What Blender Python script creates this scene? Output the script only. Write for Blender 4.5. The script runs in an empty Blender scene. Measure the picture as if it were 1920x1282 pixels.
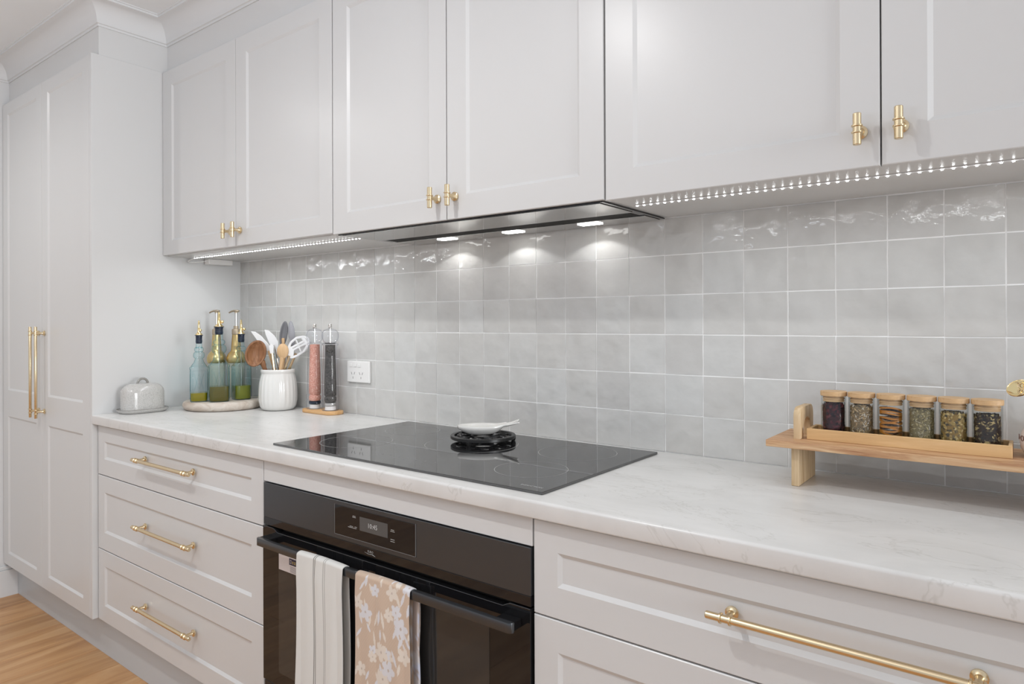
import bpy, bmesh, math, random
from mathutils import Vector, Matrix
random.seed(7)
PI = math.pi
sc = bpy.context.scene
COL = sc.collection

# ---------------------------------------------------------------- camera
YAW, PITCH, ROLL = 0.655725, 0.001543, -0.003525
s_, c_ = math.sin(YAW), math.cos(YAW)
Fw = Vector((-s_*math.cos(PITCH), c_*math.cos(PITCH), math.sin(PITCH)))
Rr = Vector((c_, s_, 0))
Uu = Rr.cross(Fw)
Rt = Rr*math.cos(ROLL) + Uu*math.sin(ROLL)
Up = -Rr*math.sin(ROLL) + Uu*math.cos(ROLL)
cam = bpy.data.cameras.new('camera')
cam.sensor_fit = 'HORIZONTAL'; cam.sensor_width = 36
cam.lens = 1268.255/1920*36
cam.shift_y = (602.28-641)/1920
cam.clip_start = .05
camo = bpy.data.objects.new('camera', cam); COL.objects.link(camo)
m = Matrix((Rt, Up, -Fw)).transposed().to_4x4()
m.translation = Vector((0.03947, -1.6080, 1.23229))
camo.matrix_world = m
sc.camera = camo

# ---------------------------------------------------------------- world, lights, exposure
w = bpy.data.worlds.new('world'); sc.world = w; w.use_nodes = True
wn = w.node_tree.nodes; bg = wn['Background']
bg.inputs[0].default_value = (.925, .97, 1.05, 1); bg.inputs[1].default_value = .72
sc.view_settings.view_transform = 'Standard'; sc.view_settings.look = 'None'
sc.view_settings.exposure = 0.0; sc.view_settings.gamma = 1; sc.view_settings.use_curve_mapping = False

def area(name, loc, size, power, rot=(0, 0, 0), shape='DISK', sy=None, col=(1, .985, .955), spread=PI):
    l = bpy.data.lights.new(name, 'AREA'); l.shape = shape; l.size = size
    if sy: l.size_y = sy
    l.energy = power; l.color = col; l.spread = spread
    o = bpy.data.objects.new(name, l); COL.objects.link(o); o.location = loc; o.rotation_euler = rot
    return o
def spot(name, loc, power, ang, blend=.3, r=.01, rot=(0, 0, 0), col=(1, 1, 1)):
    l = bpy.data.lights.new(name, 'SPOT'); l.energy = power; l.spot_size = math.radians(ang); l.spot_blend = blend
    l.shadow_soft_size = r; l.color = col
    o = bpy.data.objects.new(name, l); COL.objects.link(o); o.location = loc; o.rotation_euler = rot
    return o
spot('ceiling_downlight', (-1.22, -1.47, 2.40), 47, 179, 1, .028, col=(1, .995, .985))
spot('ceiling_downlight', (-3.15, -1.50, 2.40), 28, 179, 1, .040, col=(1, .995, .985))
area('right_side_fill', (5.0, -1.15, 1.55), 1.5, 150, rot=(0, PI/2, 0), shape='SQUARE', col=(.97, .985, 1))  # unseen fill lamp added at the right to brighten the tall side panel
area('ceiling_bounce_fill', (-1.2, -2.6, 1.35), 1.2, 36, rot=(PI, 0, 0), col=(.90, .97, 1.08))  # added upward fill that lifts the ceiling and softens the room, no fixture here
for hx in (-1.398, -1.14, -.885):
    spot('hood_light', (hx, -.066, 1.488), .62, 130, .15, .010)
area('led_light', (-2.08, -.222, 1.484), .86, 1.5, shape='RECTANGLE', sy=.006, col=(.93, .97, 1))
area('led_light', (-.155, -.222, 1.484), 1.0, .8, shape='RECTANGLE', sy=.006, col=(.93, .97, 1))

# ---------------------------------------------------------------- materials
def mat(name, col, rough=.5, metal=0, spec=.5, coat=0, trans=0, ior=1.45, emit=None, es=0, bump=None, sheen=0):
    m = bpy.data.materials.new(name); m.use_nodes = True
    b = m.node_tree.nodes['Principled BSDF']
    b.inputs['Base Color'].default_value = (*col, 1)
    b.inputs['Roughness'].default_value = rough
    b.inputs['Metallic'].default_value = metal
    b.inputs['Specular IOR Level'].default_value = spec
    b.inputs['Coat Weight'].default_value = coat
    b.inputs['Transmission Weight'].default_value = trans
    b.inputs['IOR'].default_value = ior
    b.inputs['Sheen Weight'].default_value = sheen
    if emit: b.inputs['Emission Color'].default_value = (*emit, 1); b.inputs['Emission Strength'].default_value = es
    if bump:
        sca, st, dist = bump
        add_bump(m, sca, st, dist)
    return m
def N(m, t, **kw):
    n = m.node_tree.nodes.new(t)
    for k, v in kw.items():
        if k in n.inputs.keys() if hasattr(n.inputs, 'keys') else False: n.inputs[k].default_value = v
        else: setattr(n, k, v)
    return n
def L(m, a, b): m.node_tree.links.new(a, b)
def bsdf(m): return m.node_tree.nodes['Principled BSDF']
def coords(m, scale=(1, 1, 1), rnd=False, rot=(0, 0, 0)):
    tc = N(m, 'ShaderNodeTexCoord'); mp = N(m, 'ShaderNodeMapping')
    mp.inputs['Scale'].default_value = scale; mp.inputs['Rotation'].default_value = rot
    if rnd:
        oi = N(m, 'ShaderNodeObjectInfo'); mu = N(m, 'ShaderNodeMath', operation='MULTIPLY'); mu.inputs[1].default_value = 37.0
        L(m, oi.outputs['Random'], mu.inputs[0])
        ad = N(m, 'ShaderNodeVectorMath', operation='ADD')
        L(m, tc.outputs['Object'], ad.inputs[0]); L(m, mu.outputs[0], ad.inputs[1]); L(m, ad.outputs[0], mp.inputs[0])
    else: L(m, tc.outputs['Object'], mp.inputs[0])
    return mp.outputs[0]
def noise(m, vec, scale, detail=3, rough=.5, dist=0):
    n = N(m, 'ShaderNodeTexNoise'); n.inputs['Scale'].default_value = scale; n.inputs['Detail'].default_value = detail
    n.inputs['Roughness'].default_value = rough; n.inputs['Distortion'].default_value = dist
    L(m, vec, n.inputs['Vector']); return n.outputs['Fac']
def ramp(m, fac, stops):
    r = N(m, 'ShaderNodeValToRGB'); e = r.color_ramp.elements
    while len(e) < len(stops): e.new(.5)
    for i, (p, c) in enumerate(stops): e[i].position = p; e[i].color = (*c, 1)
    L(m, fac, r.inputs[0]); return r.outputs[0]
def add_bump(m, scale, st, dist, vec=None, detail=3, rnd=False, src=None):
    b = N(m, 'ShaderNodeBump'); b.inputs['Strength'].default_value = st; b.inputs['Distance'].default_value = dist
    if src is None: src = noise(m, vec or coords(m, rnd=rnd), scale, detail)
    L(m, src, b.inputs['Height']); L(m, b.outputs[0], bsdf(m).inputs['Normal'])

M = {}
M['cab'] = mat('cabinet_paint', (.635, .637, .632), .30, spec=.45, bump=(60, .03, .002))
M['wall'] = mat('wall_paint', (.67, .675, .675), .6)
M['ceil'] = mat('ceiling_paint', (.80, .815, .82), .8)
M['kick'] = mat('kickboard_laminate', (.53, .56, .58), .35)
M['brass'] = mat('brushed_brass', (.74, .60, .39), .26, 1)
M['brassp'] = mat('polished_brass', (.86, .68, .36), .10, 1)
M['black'] = mat('black_iron', (.012, .012, .012), .35)
M['blackgl'] = mat('black_glass', (.008, .008, .009), .03, spec=.5)
M['blackpl'] = mat('black_plastic', (.012, .012, .013), .3)
M['dark'] = mat('dark_gap', (.015, .014, .013), .8)
M['dsteel'] = mat('dark_steel', (.10, .092, .085), .30, 1)
M['dsteel2'] = mat('dark_steel_smooth', (.085, .090, .097), .26, .75)
M['edge'] = mat('display_trim', (.15, .15, .15), .3)
M['steel'] = mat('mirror_steel', (.50, .49, .475), .09, 1)
M['silver'] = mat('silver_metal', (.62, .60, .57), .2, 1)
M['white'] = mat('white_plastic', (.78, .77, .75), .3)
M['ceram'] = mat('white_glaze', (.72, .71, .68), .12, coat=.3)
M['led'] = mat('led_lit', (1, 1, 1), .5, emit=(.95, .98, 1), es=17)
M['ledtape'] = mat('led_tape', (.62, .62, .62), .5)
M['lamp'] = mat('hood_lamp_lit', (1, 1, 1), .5, emit=(1, 1, .97), es=7)
M['screen'] = mat('screen', (.06, .06, .06), .12, emit=(.5, .5, .48), es=.04)
M['digit'] = mat('display_digit', (.4, .4, .4), .4, emit=(.8, .8, .78), es=.12)
M['cookgl'] = mat('cooktop_glass', (.010, .010, .011), .03, ior=2.25)
M['print'] = mat('grey_print', (.38, .38, .37), .5)
M['logo'] = mat('pale_print', (.55, .55, .54), .4)
M['sil_w'] = mat('white_silicone', (.76, .76, .76), .4)
M['sil_g'] = mat('grey_silicone', (.17, .17, .18), .45)
M['sil_g2'] = mat('light_grey_silicone', (.30, .30, .32), .4)

def tilemat():
    m = mat('glazed_tile', (.55, .54, .52), .07, spec=.5)
    v = coords(m, rnd=True)
    oi = N(m, 'ShaderNodeObjectInfo')
    c1 = ramp(m, noise(m, v, 9, 4, .6), [(.3, (.535, .53, .515)), (.7, (.595, .59, .575))])
    c2 = ramp(m, oi.outputs['Random'], [(0, (.94, .935, .93)), (.5, (1, .995, .98)), (1, (1.03, 1.04, 1.04))])
    mx = N(m, 'ShaderNodeMix', data_type='RGBA', blend_type='MULTIPLY'); mx.inputs[0].default_value = 1
    L(m, c1, mx.inputs[6]); L(m, c2, mx.inputs[7]); L(m, mx.outputs[2], bsdf(m).inputs['Base Color'])
    a = noise(m, v, 16, 1.5, .5); b = noise(m, v, 48, 2, .5); bsdf(m).inputs['IOR'].default_value = 1.5
    mu = N(m, 'ShaderNodeMath', operation='MULTIPLY_ADD'); mu.inputs[1].default_value = .11
    L(m, b, mu.inputs[0]); L(m, a, mu.inputs[2])
    add_bump(m, 0, .8, .0075, src=mu.outputs[0])
    return m
M['tile'] = tilemat()
M['grout'] = mat('grout', (.88, .88, .87), .8, bump=(300, .2, .001))

def marble():
    m = mat('worktop_stone', (.6, .59, .57), .27, spec=.45)
    v = coords(m, (1, 2.2, 1), rot=(0, 0, .25))
    base = ramp(m, noise(m, v, 5, 6, .62, .6), [(.3, (.62, .615, .60)), (.52, (.67, .665, .65)), (.75, (.71, .705, .69))])
    n = noise(m, v, 3.2, 5, .6, 1.2)
    sb = N(m, 'ShaderNodeMath', operation='SUBTRACT'); sb.inputs[1].default_value = .5; L(m, n, sb.inputs[0])
    ab = N(m, 'ShaderNodeMath', operation='ABSOLUTE'); L(m, sb.outputs[0], ab.inputs[0])
    vein = ramp(m, ab.outputs[0], [(0, (.86, .855, .84)), (.012, (1, 1, 1))])
    mx = N(m, 'ShaderNodeMix', data_type='RGBA', blend_type='MULTIPLY'); mx.inputs[0].default_value = .8
    L(m, base, mx.inputs[6]); L(m, vein, mx.inputs[7]); L(m, mx.outputs[2], bsdf(m).inputs['Base Color'])
    return m
M['stone'] = marble()

def wood(name, c0, c1, c2, rough=.45, axis='x', sc_=1.0, rnd=False, spec=.4):
    m = mat(name, c1, rough, spec=spec)
    s = {'x': (1.2, 14, 14), 'y': (14, 1.2, 14), 'z': (14, 14, 1.2)}[axis]
    v = coords(m, tuple(k*sc_ for k in s), rnd=rnd)
    n = noise(m, v, 2.2, 6, .62, .8)
    col = ramp(m, n, [(.3, c0), (.5, c1), (.7, c2)])
    if rnd:
        oi = N(m, 'ShaderNodeObjectInfo'); c = ramp(m, oi.outputs['Random'], [(0, (.86, .86, .86)), (1, (1.08, 1.06, 1.04))])
        mx = N(m, 'ShaderNodeMix', data_type='RGBA', blend_type='MULTIPLY'); mx.inputs[0].default_value = 1
        L(m, col, mx.inputs[6]); L(m, c, mx.inputs[7]); col = mx.outputs[2]
    L(m, col, bsdf(m).inputs['Base Color'])
    add_bump(m, 0, .15, .001, src=n)
    return m
M['floor'] = wood('oak_floor', (.37, .185, .078), (.51, .285, .130), (.61, .38, .195), .36, 'y', .55, True)
M['acacia'] = wood('acacia_wood', (.34, .155, .075), (.54, .32, .17), (.68, .48, .29), .5, 'x', 3.2)
M['acaciay'] = wood('acacia_wood_upright', (.42, .27, .14), (.60, .44, .26), (.68, .53, .35), .55, 'z', 2.4)
M['trayw'] = wood('tray_wood', (.58, .36, .17), (.68, .45, .22), (.74, .51, .27), .5, 'x', 1.6)
M['lidw'] = wood('bamboo_lid', (.48, .29, .14), (.58, .38, .20), (.64, .44, .26), .5, 'x', 3)
M['washw'] = wood('whitewashed_wood', (.42, .33, .26), (.56, .49, .42), (.63, .58, .52), .6, 'x', 1.2)
M['walnut'] = wood('walnut_wood', (.15, .065, .028), (.26, .12, .055), (.36, .19, .10), .45, 'z', 3)
M['beech'] = wood('beech_wood', (.52, .33, .17), (.60, .40, .22), (.66, .46, .27), .5, 'z', 2)
M['millw'] = wood('mill_stand_wood', (.52, .28, .11), (.64, .38, .17), (.70, .46, .24), .45, 'x', 2)

def thin_glass(name, tint, edge, refl=.9, bump=None, stops=None):
    m = bpy.data.materials.new(name); m.use_nodes = True; nt = m.node_tree; nt.nodes.clear()
    out = N(m, 'ShaderNodeOutputMaterial'); tr = N(m, 'ShaderNodeBsdfTransparent'); gl = N(m, 'ShaderNodeBsdfGlossy')
    gl.inputs['Roughness'].default_value = .03; gl.inputs['Color'].default_value = (refl, refl, refl, 1)
    lw = N(m, 'ShaderNodeLayerWeight'); lw.inputs['Blend'].default_value = .35
    cr = ramp(m, lw.outputs['Facing'], stops or [(.35, tint), (.95, edge)]); L(m, cr, tr.inputs['Color'])
    lf = N(m, 'ShaderNodeLayerWeight'); lf.inputs['Blend'].default_value = .5
    pw_ = N(m, 'ShaderNodeMath', operation='POWER'); pw_.inputs[1].default_value = 4; L(m, lf.outputs['Facing'], pw_.inputs[0])
    fr = N(m, 'ShaderNodeMath', operation='MULTIPLY_ADD'); fr.inputs[1].default_value = .85; fr.inputs[2].default_value = .022; L(m, pw_.outputs[0], fr.inputs[0])
    if bump:
        b = N(m, 'ShaderNodeBump'); b.inputs['Strength'].default_value = bump[1]; b.inputs['Distance'].default_value = .003
        L(m, noise(m, coords(m, (1, 1, .5)), bump[0], 2), b.inputs['Height'])
        for x in (lw, lf, gl): L(m, b.outputs[0], x.inputs['Normal'])
    mx = N(m, 'ShaderNodeMixShader'); L(m, fr.outputs[0], mx.inputs[0]); L(m, tr.outputs[0], mx.inputs[1]); L(m, gl.outputs[0], mx.inputs[2])
    L(m, mx.outputs[0], out.inputs[0]); return m
M['glass'] = thin_glass('clear_glass', (.97, .98, .98), (.72, .74, .74))
M['acryl'] = thin_glass('clear_acrylic', (.96, .965, .98), (.66, .68, .74))
M['aqua'] = thin_glass('aqua_glass', (.88, .955, .965), (.30, .50, .54), bump=(60, .35), stops=[(.10, (.91, .975, .985)), (.45, (.78, .925, .95)), (.74, (.22, .46, .52))])
M['gold'] = mat('gold_lacquer', (.60, .46, .22), .30, 1)
M['pumpb'] = mat('pump_bottle_body', (.42, .41, .34), .3)
M['bronze'] = mat('pump_plastic', (.40, .33, .24), .35, .5)
M['oil1'] = mat('olive_oil', (.27, .19, .0), .08, spec=.5)
M['oil2'] = mat('dark_oil', (.12, .085, .008), .08)
M['oil3'] = mat('green_oil', (.20, .19, .02), .08)
M['rubber'] = mat('navy_rubber', (.012, .02, .04), .4)

def speck(name, cols, scale, rough=.6, bump=.4):
    m = mat(name, cols[0], rough)
    v = coords(m); vo = N(m, 'ShaderNodeTexVoronoi'); vo.inputs['Scale'].default_value = scale; L(m, v, vo.inputs['Vector'])
    wn_ = N(m, 'ShaderNodeSeparateColor'); L(m, vo.outputs['Color'], wn_.inputs[0])
    n = len(cols); L(m, ramp(m, wn_.outputs[0], [(i/(n-1), c) for i, c in enumerate(cols)]), bsdf(m).inputs['Base Color'])
    add_bump(m, 0, bump, .002, src=vo.outputs['Distance'])
    return m
M['salt'] = speck('pink_salt', [(.62, .27, .20), (.74, .40, .31), (.55, .20, .14), (.80, .52, .42)], 420)
M['pepper'] = speck('peppercorns', [(.02, .018, .016), (.06, .055, .05), (.11, .10, .09), (.03, .028, .025)], 420)
def butterm():
    m = mat('speckled_glaze', (.5, .5, .48), .15, coat=.2)
    v = coords(m, (1, 1, .6)); n = noise(m, v, 420, 3, .7)
    L(m, ramp(m, n, [(.36, (.40, .39, .37)), (.5, (.50, .49, .47)), (.62, (.54, .53, .51))]), bsdf(m).inputs['Base Color'])
    return m
M['butter'] = butterm()
M['butrim'] = mat('dark_glazed_rim', (.27, .26, .24), .25)
M['vase'] = speck('painted_vase_glaze', [(.66, .52, .44), (.68, .56, .48), (.66, .53, .46), (.70, .58, .50)], 60, .25, .05)
M['label'] = mat('white_label', (.70, .64, .62), .4)
M['labeld'] = mat('dark_label_print', (.02, .02, .05), .4)
M['labely'] = mat('yellow_label_print', (.55, .42, .15), .4)
M['labelt'] = mat('label_small_print', (.22, .20, .20), .4)

# ---------------------------------------------------------------- helpers
def root_loc(p):
    while p.parent: p = p.parent
    return Vector(p.location)
def link(name, bm, material, parent=None, world=True, smooth=False, ang=35, kind=None):
    me = bpy.data.meshes.new(name)
    if world and parent is not None:
        bmesh.ops.translate(bm, verts=bm.verts, vec=-root_loc(parent))
    bm.normal_update()
    bm.to_mesh(me); bm.free()
    for mm in (material if isinstance(material, (list, tuple)) else [material]): me.materials.append(mm)
    if smooth:
        me.shade_smooth(); me.set_sharp_from_angle(angle=math.radians(ang))
    o = bpy.data.objects.new(name, me); COL.objects.link(o)
    if parent is not None: o.parent = parent
    if kind: o['kind'] = kind
    return o
def root(name, label, cat, loc=(0, 0, 0), rotz=0, group=None):
    o = bpy.data.objects.new(name, None); COL.objects.link(o); o.empty_display_size = .02
    o.location = loc; o.rotation_euler = (0, 0, rotz); o['label'] = label; o['category'] = cat
    if group: o['group'] = group
    return o
def tag(o, label, cat, group=None):
    o['label'] = label; o['category'] = cat
    if group: o['group'] = group
    return o
def copy_part(o, parent, loc=None):
    c = o.copy(); COL.objects.link(c); c.parent = parent
    if loc is not None: c.location = loc
    return c
def copy_tree(o, parent=None):
    c = o.copy(); COL.objects.link(c); c.parent = parent
    for ch in list(o.children): copy_tree(ch, c)
    return c
def B(): return bmesh.new()
def box(bm, x0, x1, y0, y1, z0, z1, bev=0, seg=1, mi=0):
    r = bmesh.ops.create_cube(bm, size=1, matrix=Matrix.Translation(((x0+x1)/2, (y0+y1)/2, (z0+z1)/2)) @ Matrix.Diagonal((abs(x1-x0), abs(y1-y0), abs(z1-z0), 1)))
    vs = r['verts']; fs = list({f for v in vs for f in v.link_faces})
    for f in fs: f.material_index = mi
    if bev:
        es = list({e for v in vs for e in v.link_edges})
        bmesh.ops.bevel(bm, geom=es, offset=bev, segments=seg, affect='EDGES', profile=.5)
    return bm
def lathe(bm, prof, segs=40, center=(0, 0, 0), mod=None, exps=None, mat_=None):
    """prof: list of (r, z); exps: superellipse exponent per ring (2 = circle); open ends closed when r == 0"""
    cx, cy, cz = center; rings = []
    for i, (r, z) in enumerate(prof):
        if r <= 1e-6:
            rings.append([bm.verts.new((cx, cy, cz+z))]); continue
        ring = []
        for k in range(segs):
            a = 2*PI*k/segs + (PI/segs if exps else 0); e = exps[i] if exps else 2
            ca, sa = math.cos(a), math.sin(a)
            q = 1.0 if e == 2 else (abs(ca)**e + abs(sa)**e)**(-1/e)
            rr = r*q*(mod(a, z) if mod else 1)
            ring.append(bm.verts.new((cx+rr*ca, cy+rr*sa, cz+z)))
        rings.append(ring)
    for a, b in zip(rings, rings[1:]):
        if len(a) == 1 and len(b) == 1: continue
        for k in range(segs):
            k2 = (k+1) % segs
            if len(a) == 1: f = bm.faces.new((a[0], b[k2], b[k]))
            elif len(b) == 1: f = bm.faces.new((a[k], a[k2], b[0]))
            else: f = bm.faces.new((a[k], a[k2], b[k2], b[k]))
            if mat_ is not None: f.material_index = mat_
    return bm
def tube(bm, pts, rad, segs=14, cap=True, flat=1.0, side=None):
    pts = [Vector(p) for p in pts]; n = len(pts); rings = []
    rads = rad if isinstance(rad, (list, tuple)) else [rad]*n
    t0 = (pts[1]-pts[0]).normalized()
    u = Vector(side) if side else (Vector((0, 0, 1)).cross(t0) if abs(t0.z) < .9 else Vector((1, 0, 0)))
    u = (u - t0*u.dot(t0)).normalized()
    for i, p in enumerate(pts):
        t = (pts[min(i+1, n-1)]-pts[max(i-1, 0)]).normalized()
        u = (u - t*u.dot(t)).normalized(); v = t.cross(u)
        rings.append([bm.verts.new(p + u*(rads[i]*math.cos(2*PI*k/segs)) + v*(flat*rads[i]*math.sin(2*PI*k/segs))) for k in range(segs)])
    for a, b in zip(rings, rings[1:]):
        for k in range(segs): bm.faces.new((a[k], a[(k+1) % segs], b[(k+1) % segs], b[k]))
    if cap: bm.faces.new(rings[0][::-1]); bm.faces.new(rings[-1])
    return bm
def prism(bm, pts, y0, y1, plane='xz', bev=0):
    """extrude a polygon given in `plane` along the remaining axis"""
    def P(a, b, c): return {'xz': (a, c, b), 'yz': (c, a, b), 'xy': (a, b, c)}[plane]
    v0 = [bm.verts.new(P(a, b, y0)) for a, b in pts]; v1 = [bm.verts.new(P(a, b, y1)) for a, b in pts]
    n = len(pts); fs = [bm.faces.new(v0[::-1]), bm.faces.new(v1)]
    for k in range(n): fs.append(bm.faces.new((v0[k], v0[(k+1) % n], v1[(k+1) % n], v1[k])))
    bmesh.ops.recalc_face_normals(bm, faces=fs)
    if bev:
        es = [e for f in fs[:2] for e in f.edges]
        bmesh.ops.bevel(bm, geom=es, offset=bev, segments=2, affect='EDGES', profile=.5)
    return bm

def shaker(bm, x0, x1, z0, z1, y, holes, th=.018, ch=.008, dp=.0055, eb=.0015):
    """door/drawer front facing -y at plane y; holes: recessed panels (xa, xb, za, zb) stacked vertically"""
    def V(x, yy, z): return bm.verts.new((x, yy, z))
    def quad(a, b, c, d): return bm.faces.new((a, b, c, d))
    def rect(xa, xb, za, zb, yy): return [V(xa, yy, za), V(xb, yy, za), V(xb, yy, zb), V(xa, yy, zb)]
    back = rect(x0, x1, z0, z1, y+th); mid = rect(x0, x1, z0, z1, y+eb); fr = rect(x0+eb, x1-eb, z0+eb, z1-eb, y)
    for a, b in ((mid, back), (fr, mid)):
        for k in range(4): quad(a[k], b[k], b[(k+1) % 4], a[(k+1) % 4])
    bm.faces.new(back[::-1])
    hs = sorted(holes, key=lambda h: h[2]); xa, xb = hs[0][0], hs[0][1]
    X0, X1, Z0, Z1 = x0+eb, x1-eb, z0+eb, z1-eb
    def face(a, b, c, d): bm.faces.new(rect(a, b, c, d, y))
    face(X0, xa, Z0, Z1); face(xb, X1, Z0, Z1)
    zs = Z0
    for h in hs:
        face(xa, xb, zs, h[2]); zs = h[3]
        o = rect(h[0], h[1], h[2], h[3], y); i = rect(h[0]+ch, h[1]-ch, h[2]+ch, h[3]-ch, y+dp)
        for k in range(4): quad(o[k], o[(k+1) % 4], i[(k+1) % 4], i[k])
        bm.faces.new(i)
    face(xa, xb, zs, Z1)
    bmesh.ops.recalc_face_normals(bm, faces=bm.faces)
    for f in bm.faces:
        if abs(f.normal.y) > .9 and f.calc_center_median().y < y+th*.7 and f.normal.y > 0: f.normal_flip()
    return bm

def cyl(bm, p0, p1, r, segs=20): return tube(bm, [p0, p1], r, segs)
def bar_handle(bm, c, length, y, ydoor, vert=False, r=.006, inset=.031):
    """brass bar with two collared posts; c=(x, z) centre"""
    x, z = c
    def P(t, yy): return (x, yy, z+t) if vert else (x+t, yy, z)
    h = length/2
    tube(bm, [P(-h, y), P(-h+.0012, y), P(h-.0012, y), P(h, y)], [r*.85, r, r, r*.85], 18)
    for s in (-1, 1):
        t = s*(h-inset)
        for dt in (-.0075, .0075):
            tube(bm, [P(t+dt-.0022, y), P(t+dt-.0012, y), P(t+dt+.0012, y), P(t+dt+.0022, y)], [r, r*1.38, r*1.38, r], 18)
        tube(bm, [P(t, y), P(t, y+(ydoor-y)*.55), P(t, ydoor-.007), P(t, ydoor-.005), P(t, ydoor-.0045), P(t, ydoor-.001), P(t, ydoor)],
             [.0048, .0045, .006, .0085, .0105, .0105, .009], 18)
    return bm
def knob(bm, x, z, y, ydoor, r=.0066, half=.0265):
    tube(bm, [(x, y, z-half), (x, y, z-half+.001), (x, y, z+half-.001), (x, y, z+half)], [r*.88, r, r, r*.88], 20)
    for dt in (-.0055, .0055):
        tube(bm, [(x, y, z+dt-.002), (x, y, z+dt-.001), (x, y, z+dt+.001), (x, y, z+dt+.002)], [r, r*1.35, r*1.35, r], 20)
    tube(bm, [(x, y, z), (x, y+(ydoor-y)*.5, z), (x, ydoor-.007, z), (x, ydoor-.005, z), (x, ydoor-.001, z), (x, ydoor, z)],
         [.005, .005, .0075, .0115, .0115, .010], 20)
    return bm
def text(s, size, loc, rot, material, parent, name='lettering', depth=.0002):
    cu = bpy.data.curves.new(name, 'FONT'); cu.body = s; cu.size = size; cu.extrude = depth; cu.align_x = 'CENTER'; cu.align_y = 'CENTER'; cu.resolution_u = 2
    t = bpy.data.objects.new(name, cu); COL.objects.link(t)
    dg = bpy.context.evaluated_depsgraph_get(); me = bpy.data.meshes.new_from_object(t.evaluated_get(dg))
    bpy.data.objects.remove(t)
    me.transform(Matrix.Translation(Vector(loc)-root_loc(parent)) @ rot.to_4x4()); me.materials.clear(); me.materials.append(material)
    o = bpy.data.objects.new(name, me); COL.objects.link(o); o.parent = parent
    return o
RX90 = Matrix.Rotation(PI/2, 3, 'X'); RID = Matrix.Identity(3)

# ================================================================ structure
XL, XP = -3.66, -2.685            # left wall, face of the tall panel
PIT, PX = .101, .10069
ZC, CEIL = .90, 2.42
def struct(name, bm, material, **k):
    o = link(name, bm, material, **k); o['kind'] = 'structure'; return o

# floor: screed + planks running towards the cabinets
bm = B(); box(bm, XL-.1, 1.6, -4.2, 0, -.06, -.0165)
floor = struct('floor', bm, M['dark'])
pw = .182
meshes = []
for i in range(4):
    bm = B(); box(bm, 0, pw-.0012, 0, 1.0, -.016, 0, .0012)
    me = bpy.data.meshes.new('floor_board'); bm.to_mesh(me); bm.free(); me.materials.append(M['floor']); meshes.append(me)
x = XL-.02; i = 0
while x < 1.4:
    y = -.50; k = 0; ln = random.uniform(.6, 1.9)
    while y > -4.1:
        ln = min(ln, y+4.2)
        o = bpy.data.objects.new('floor_board', meshes[(i+k) % 4]); COL.objects.link(o); o.parent = floor
        o.location = (x, y-ln+.0012, 0); o.scale = (1, ln-.0012, 1)
        y -= ln; k += 1; ln = 1.9
    x += pw; i += 1

bm = B(); box(bm, XL-.12, XL, -4.2, .12, 0, 2.6)
struct('wall_left', bm, M['wall'])
bm = B(); box(bm, XL, 1.6, .0125, .12, 0, 2.6)
wb = struct('wall_back', bm, M['wall'])
bm = B(); box(bm, XP+.0005, .40, .0014, .012, ZC-.03, 1.52)
link('grout', bm, M['grout'], wb)
bm = B(); box(bm, XL-.12, 1.6, -4.2, .12, CEIL, CEIL+.05)
struct('ceiling', bm, M['ceil'])
# tiles
tm = []
for q in range(8):
    bm = B(); n = 4; g = []
    h = .0496
    for a in range(n):
        row = []
        for b in range(n):
            xx, zz = -h+2*h*a/(n-1), -h+2*h*b/(n-1)
            ed = a in (0, n-1) or b in (0, n-1)
            jx = random.uniform(-.0004, .0004); jz = random.uniform(-.0004, .0004)
            row.append(bm.verts.new((xx+jx, (.0004 if ed else -.0004)+random.uniform(-.0002, .0002), zz+jz)))
        g.append(row)
    for a in range(n-1):
        for b in range(n-1): bm.faces.new((g[a][b], g[a+1][b], g[a+1][b+1], g[a][b+1]))
    per = [g[a][0] for a in range(n)]+[g[n-1][b] for b in range(1, n)]+[g[a][n-1] for a in range(n-2, -1, -1)]+[g[0][b] for b in range(n-2, 0, -1)]
    bk = [bm.verts.new((v.co.x, .0035, v.co.z)) for v in per]
    for k in range(len(per)): bm.faces.new((per[k], bk[k], bk[(k+1) % len(per)], per[(k+1) % len(per)]))
    bmesh.ops.recalc_face_normals(bm, faces=bm.faces)
    me = bpy.data.meshes.new('tile'); bm.to_mesh(me); bm.free(); me.materials.append(M['tile'])
    me.shade_smooth(); me.set_sharp_from_angle(angle=math.radians(50)); tm.append(me)
zl = [ZC] + [ZC+(5.970-k)*PIT for k in (5, 4, 3, 2, 1)] + [1.4965]
for cidx in range(-3, 27):
    xr = -cidx*PX; xl = max(xr-PX, XP)
    for r in range(6):
        z0, z1 = zl[r], zl[r+1]
        o = bpy.data.objects.new('tile', random.choice(tm)); COL.objects.link(o); o.parent = wb
        o.location = ((xl+xr)/2, random.uniform(-.0004, .0003), (z0+z1)/2)
        o.scale = ((xr-xl-.0027)/.0992, 1, (z1-z0-.0027)/.0992)
        o.rotation_euler = (random.uniform(-.003, .003), 0, random.uniform(-.004, .004))

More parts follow.
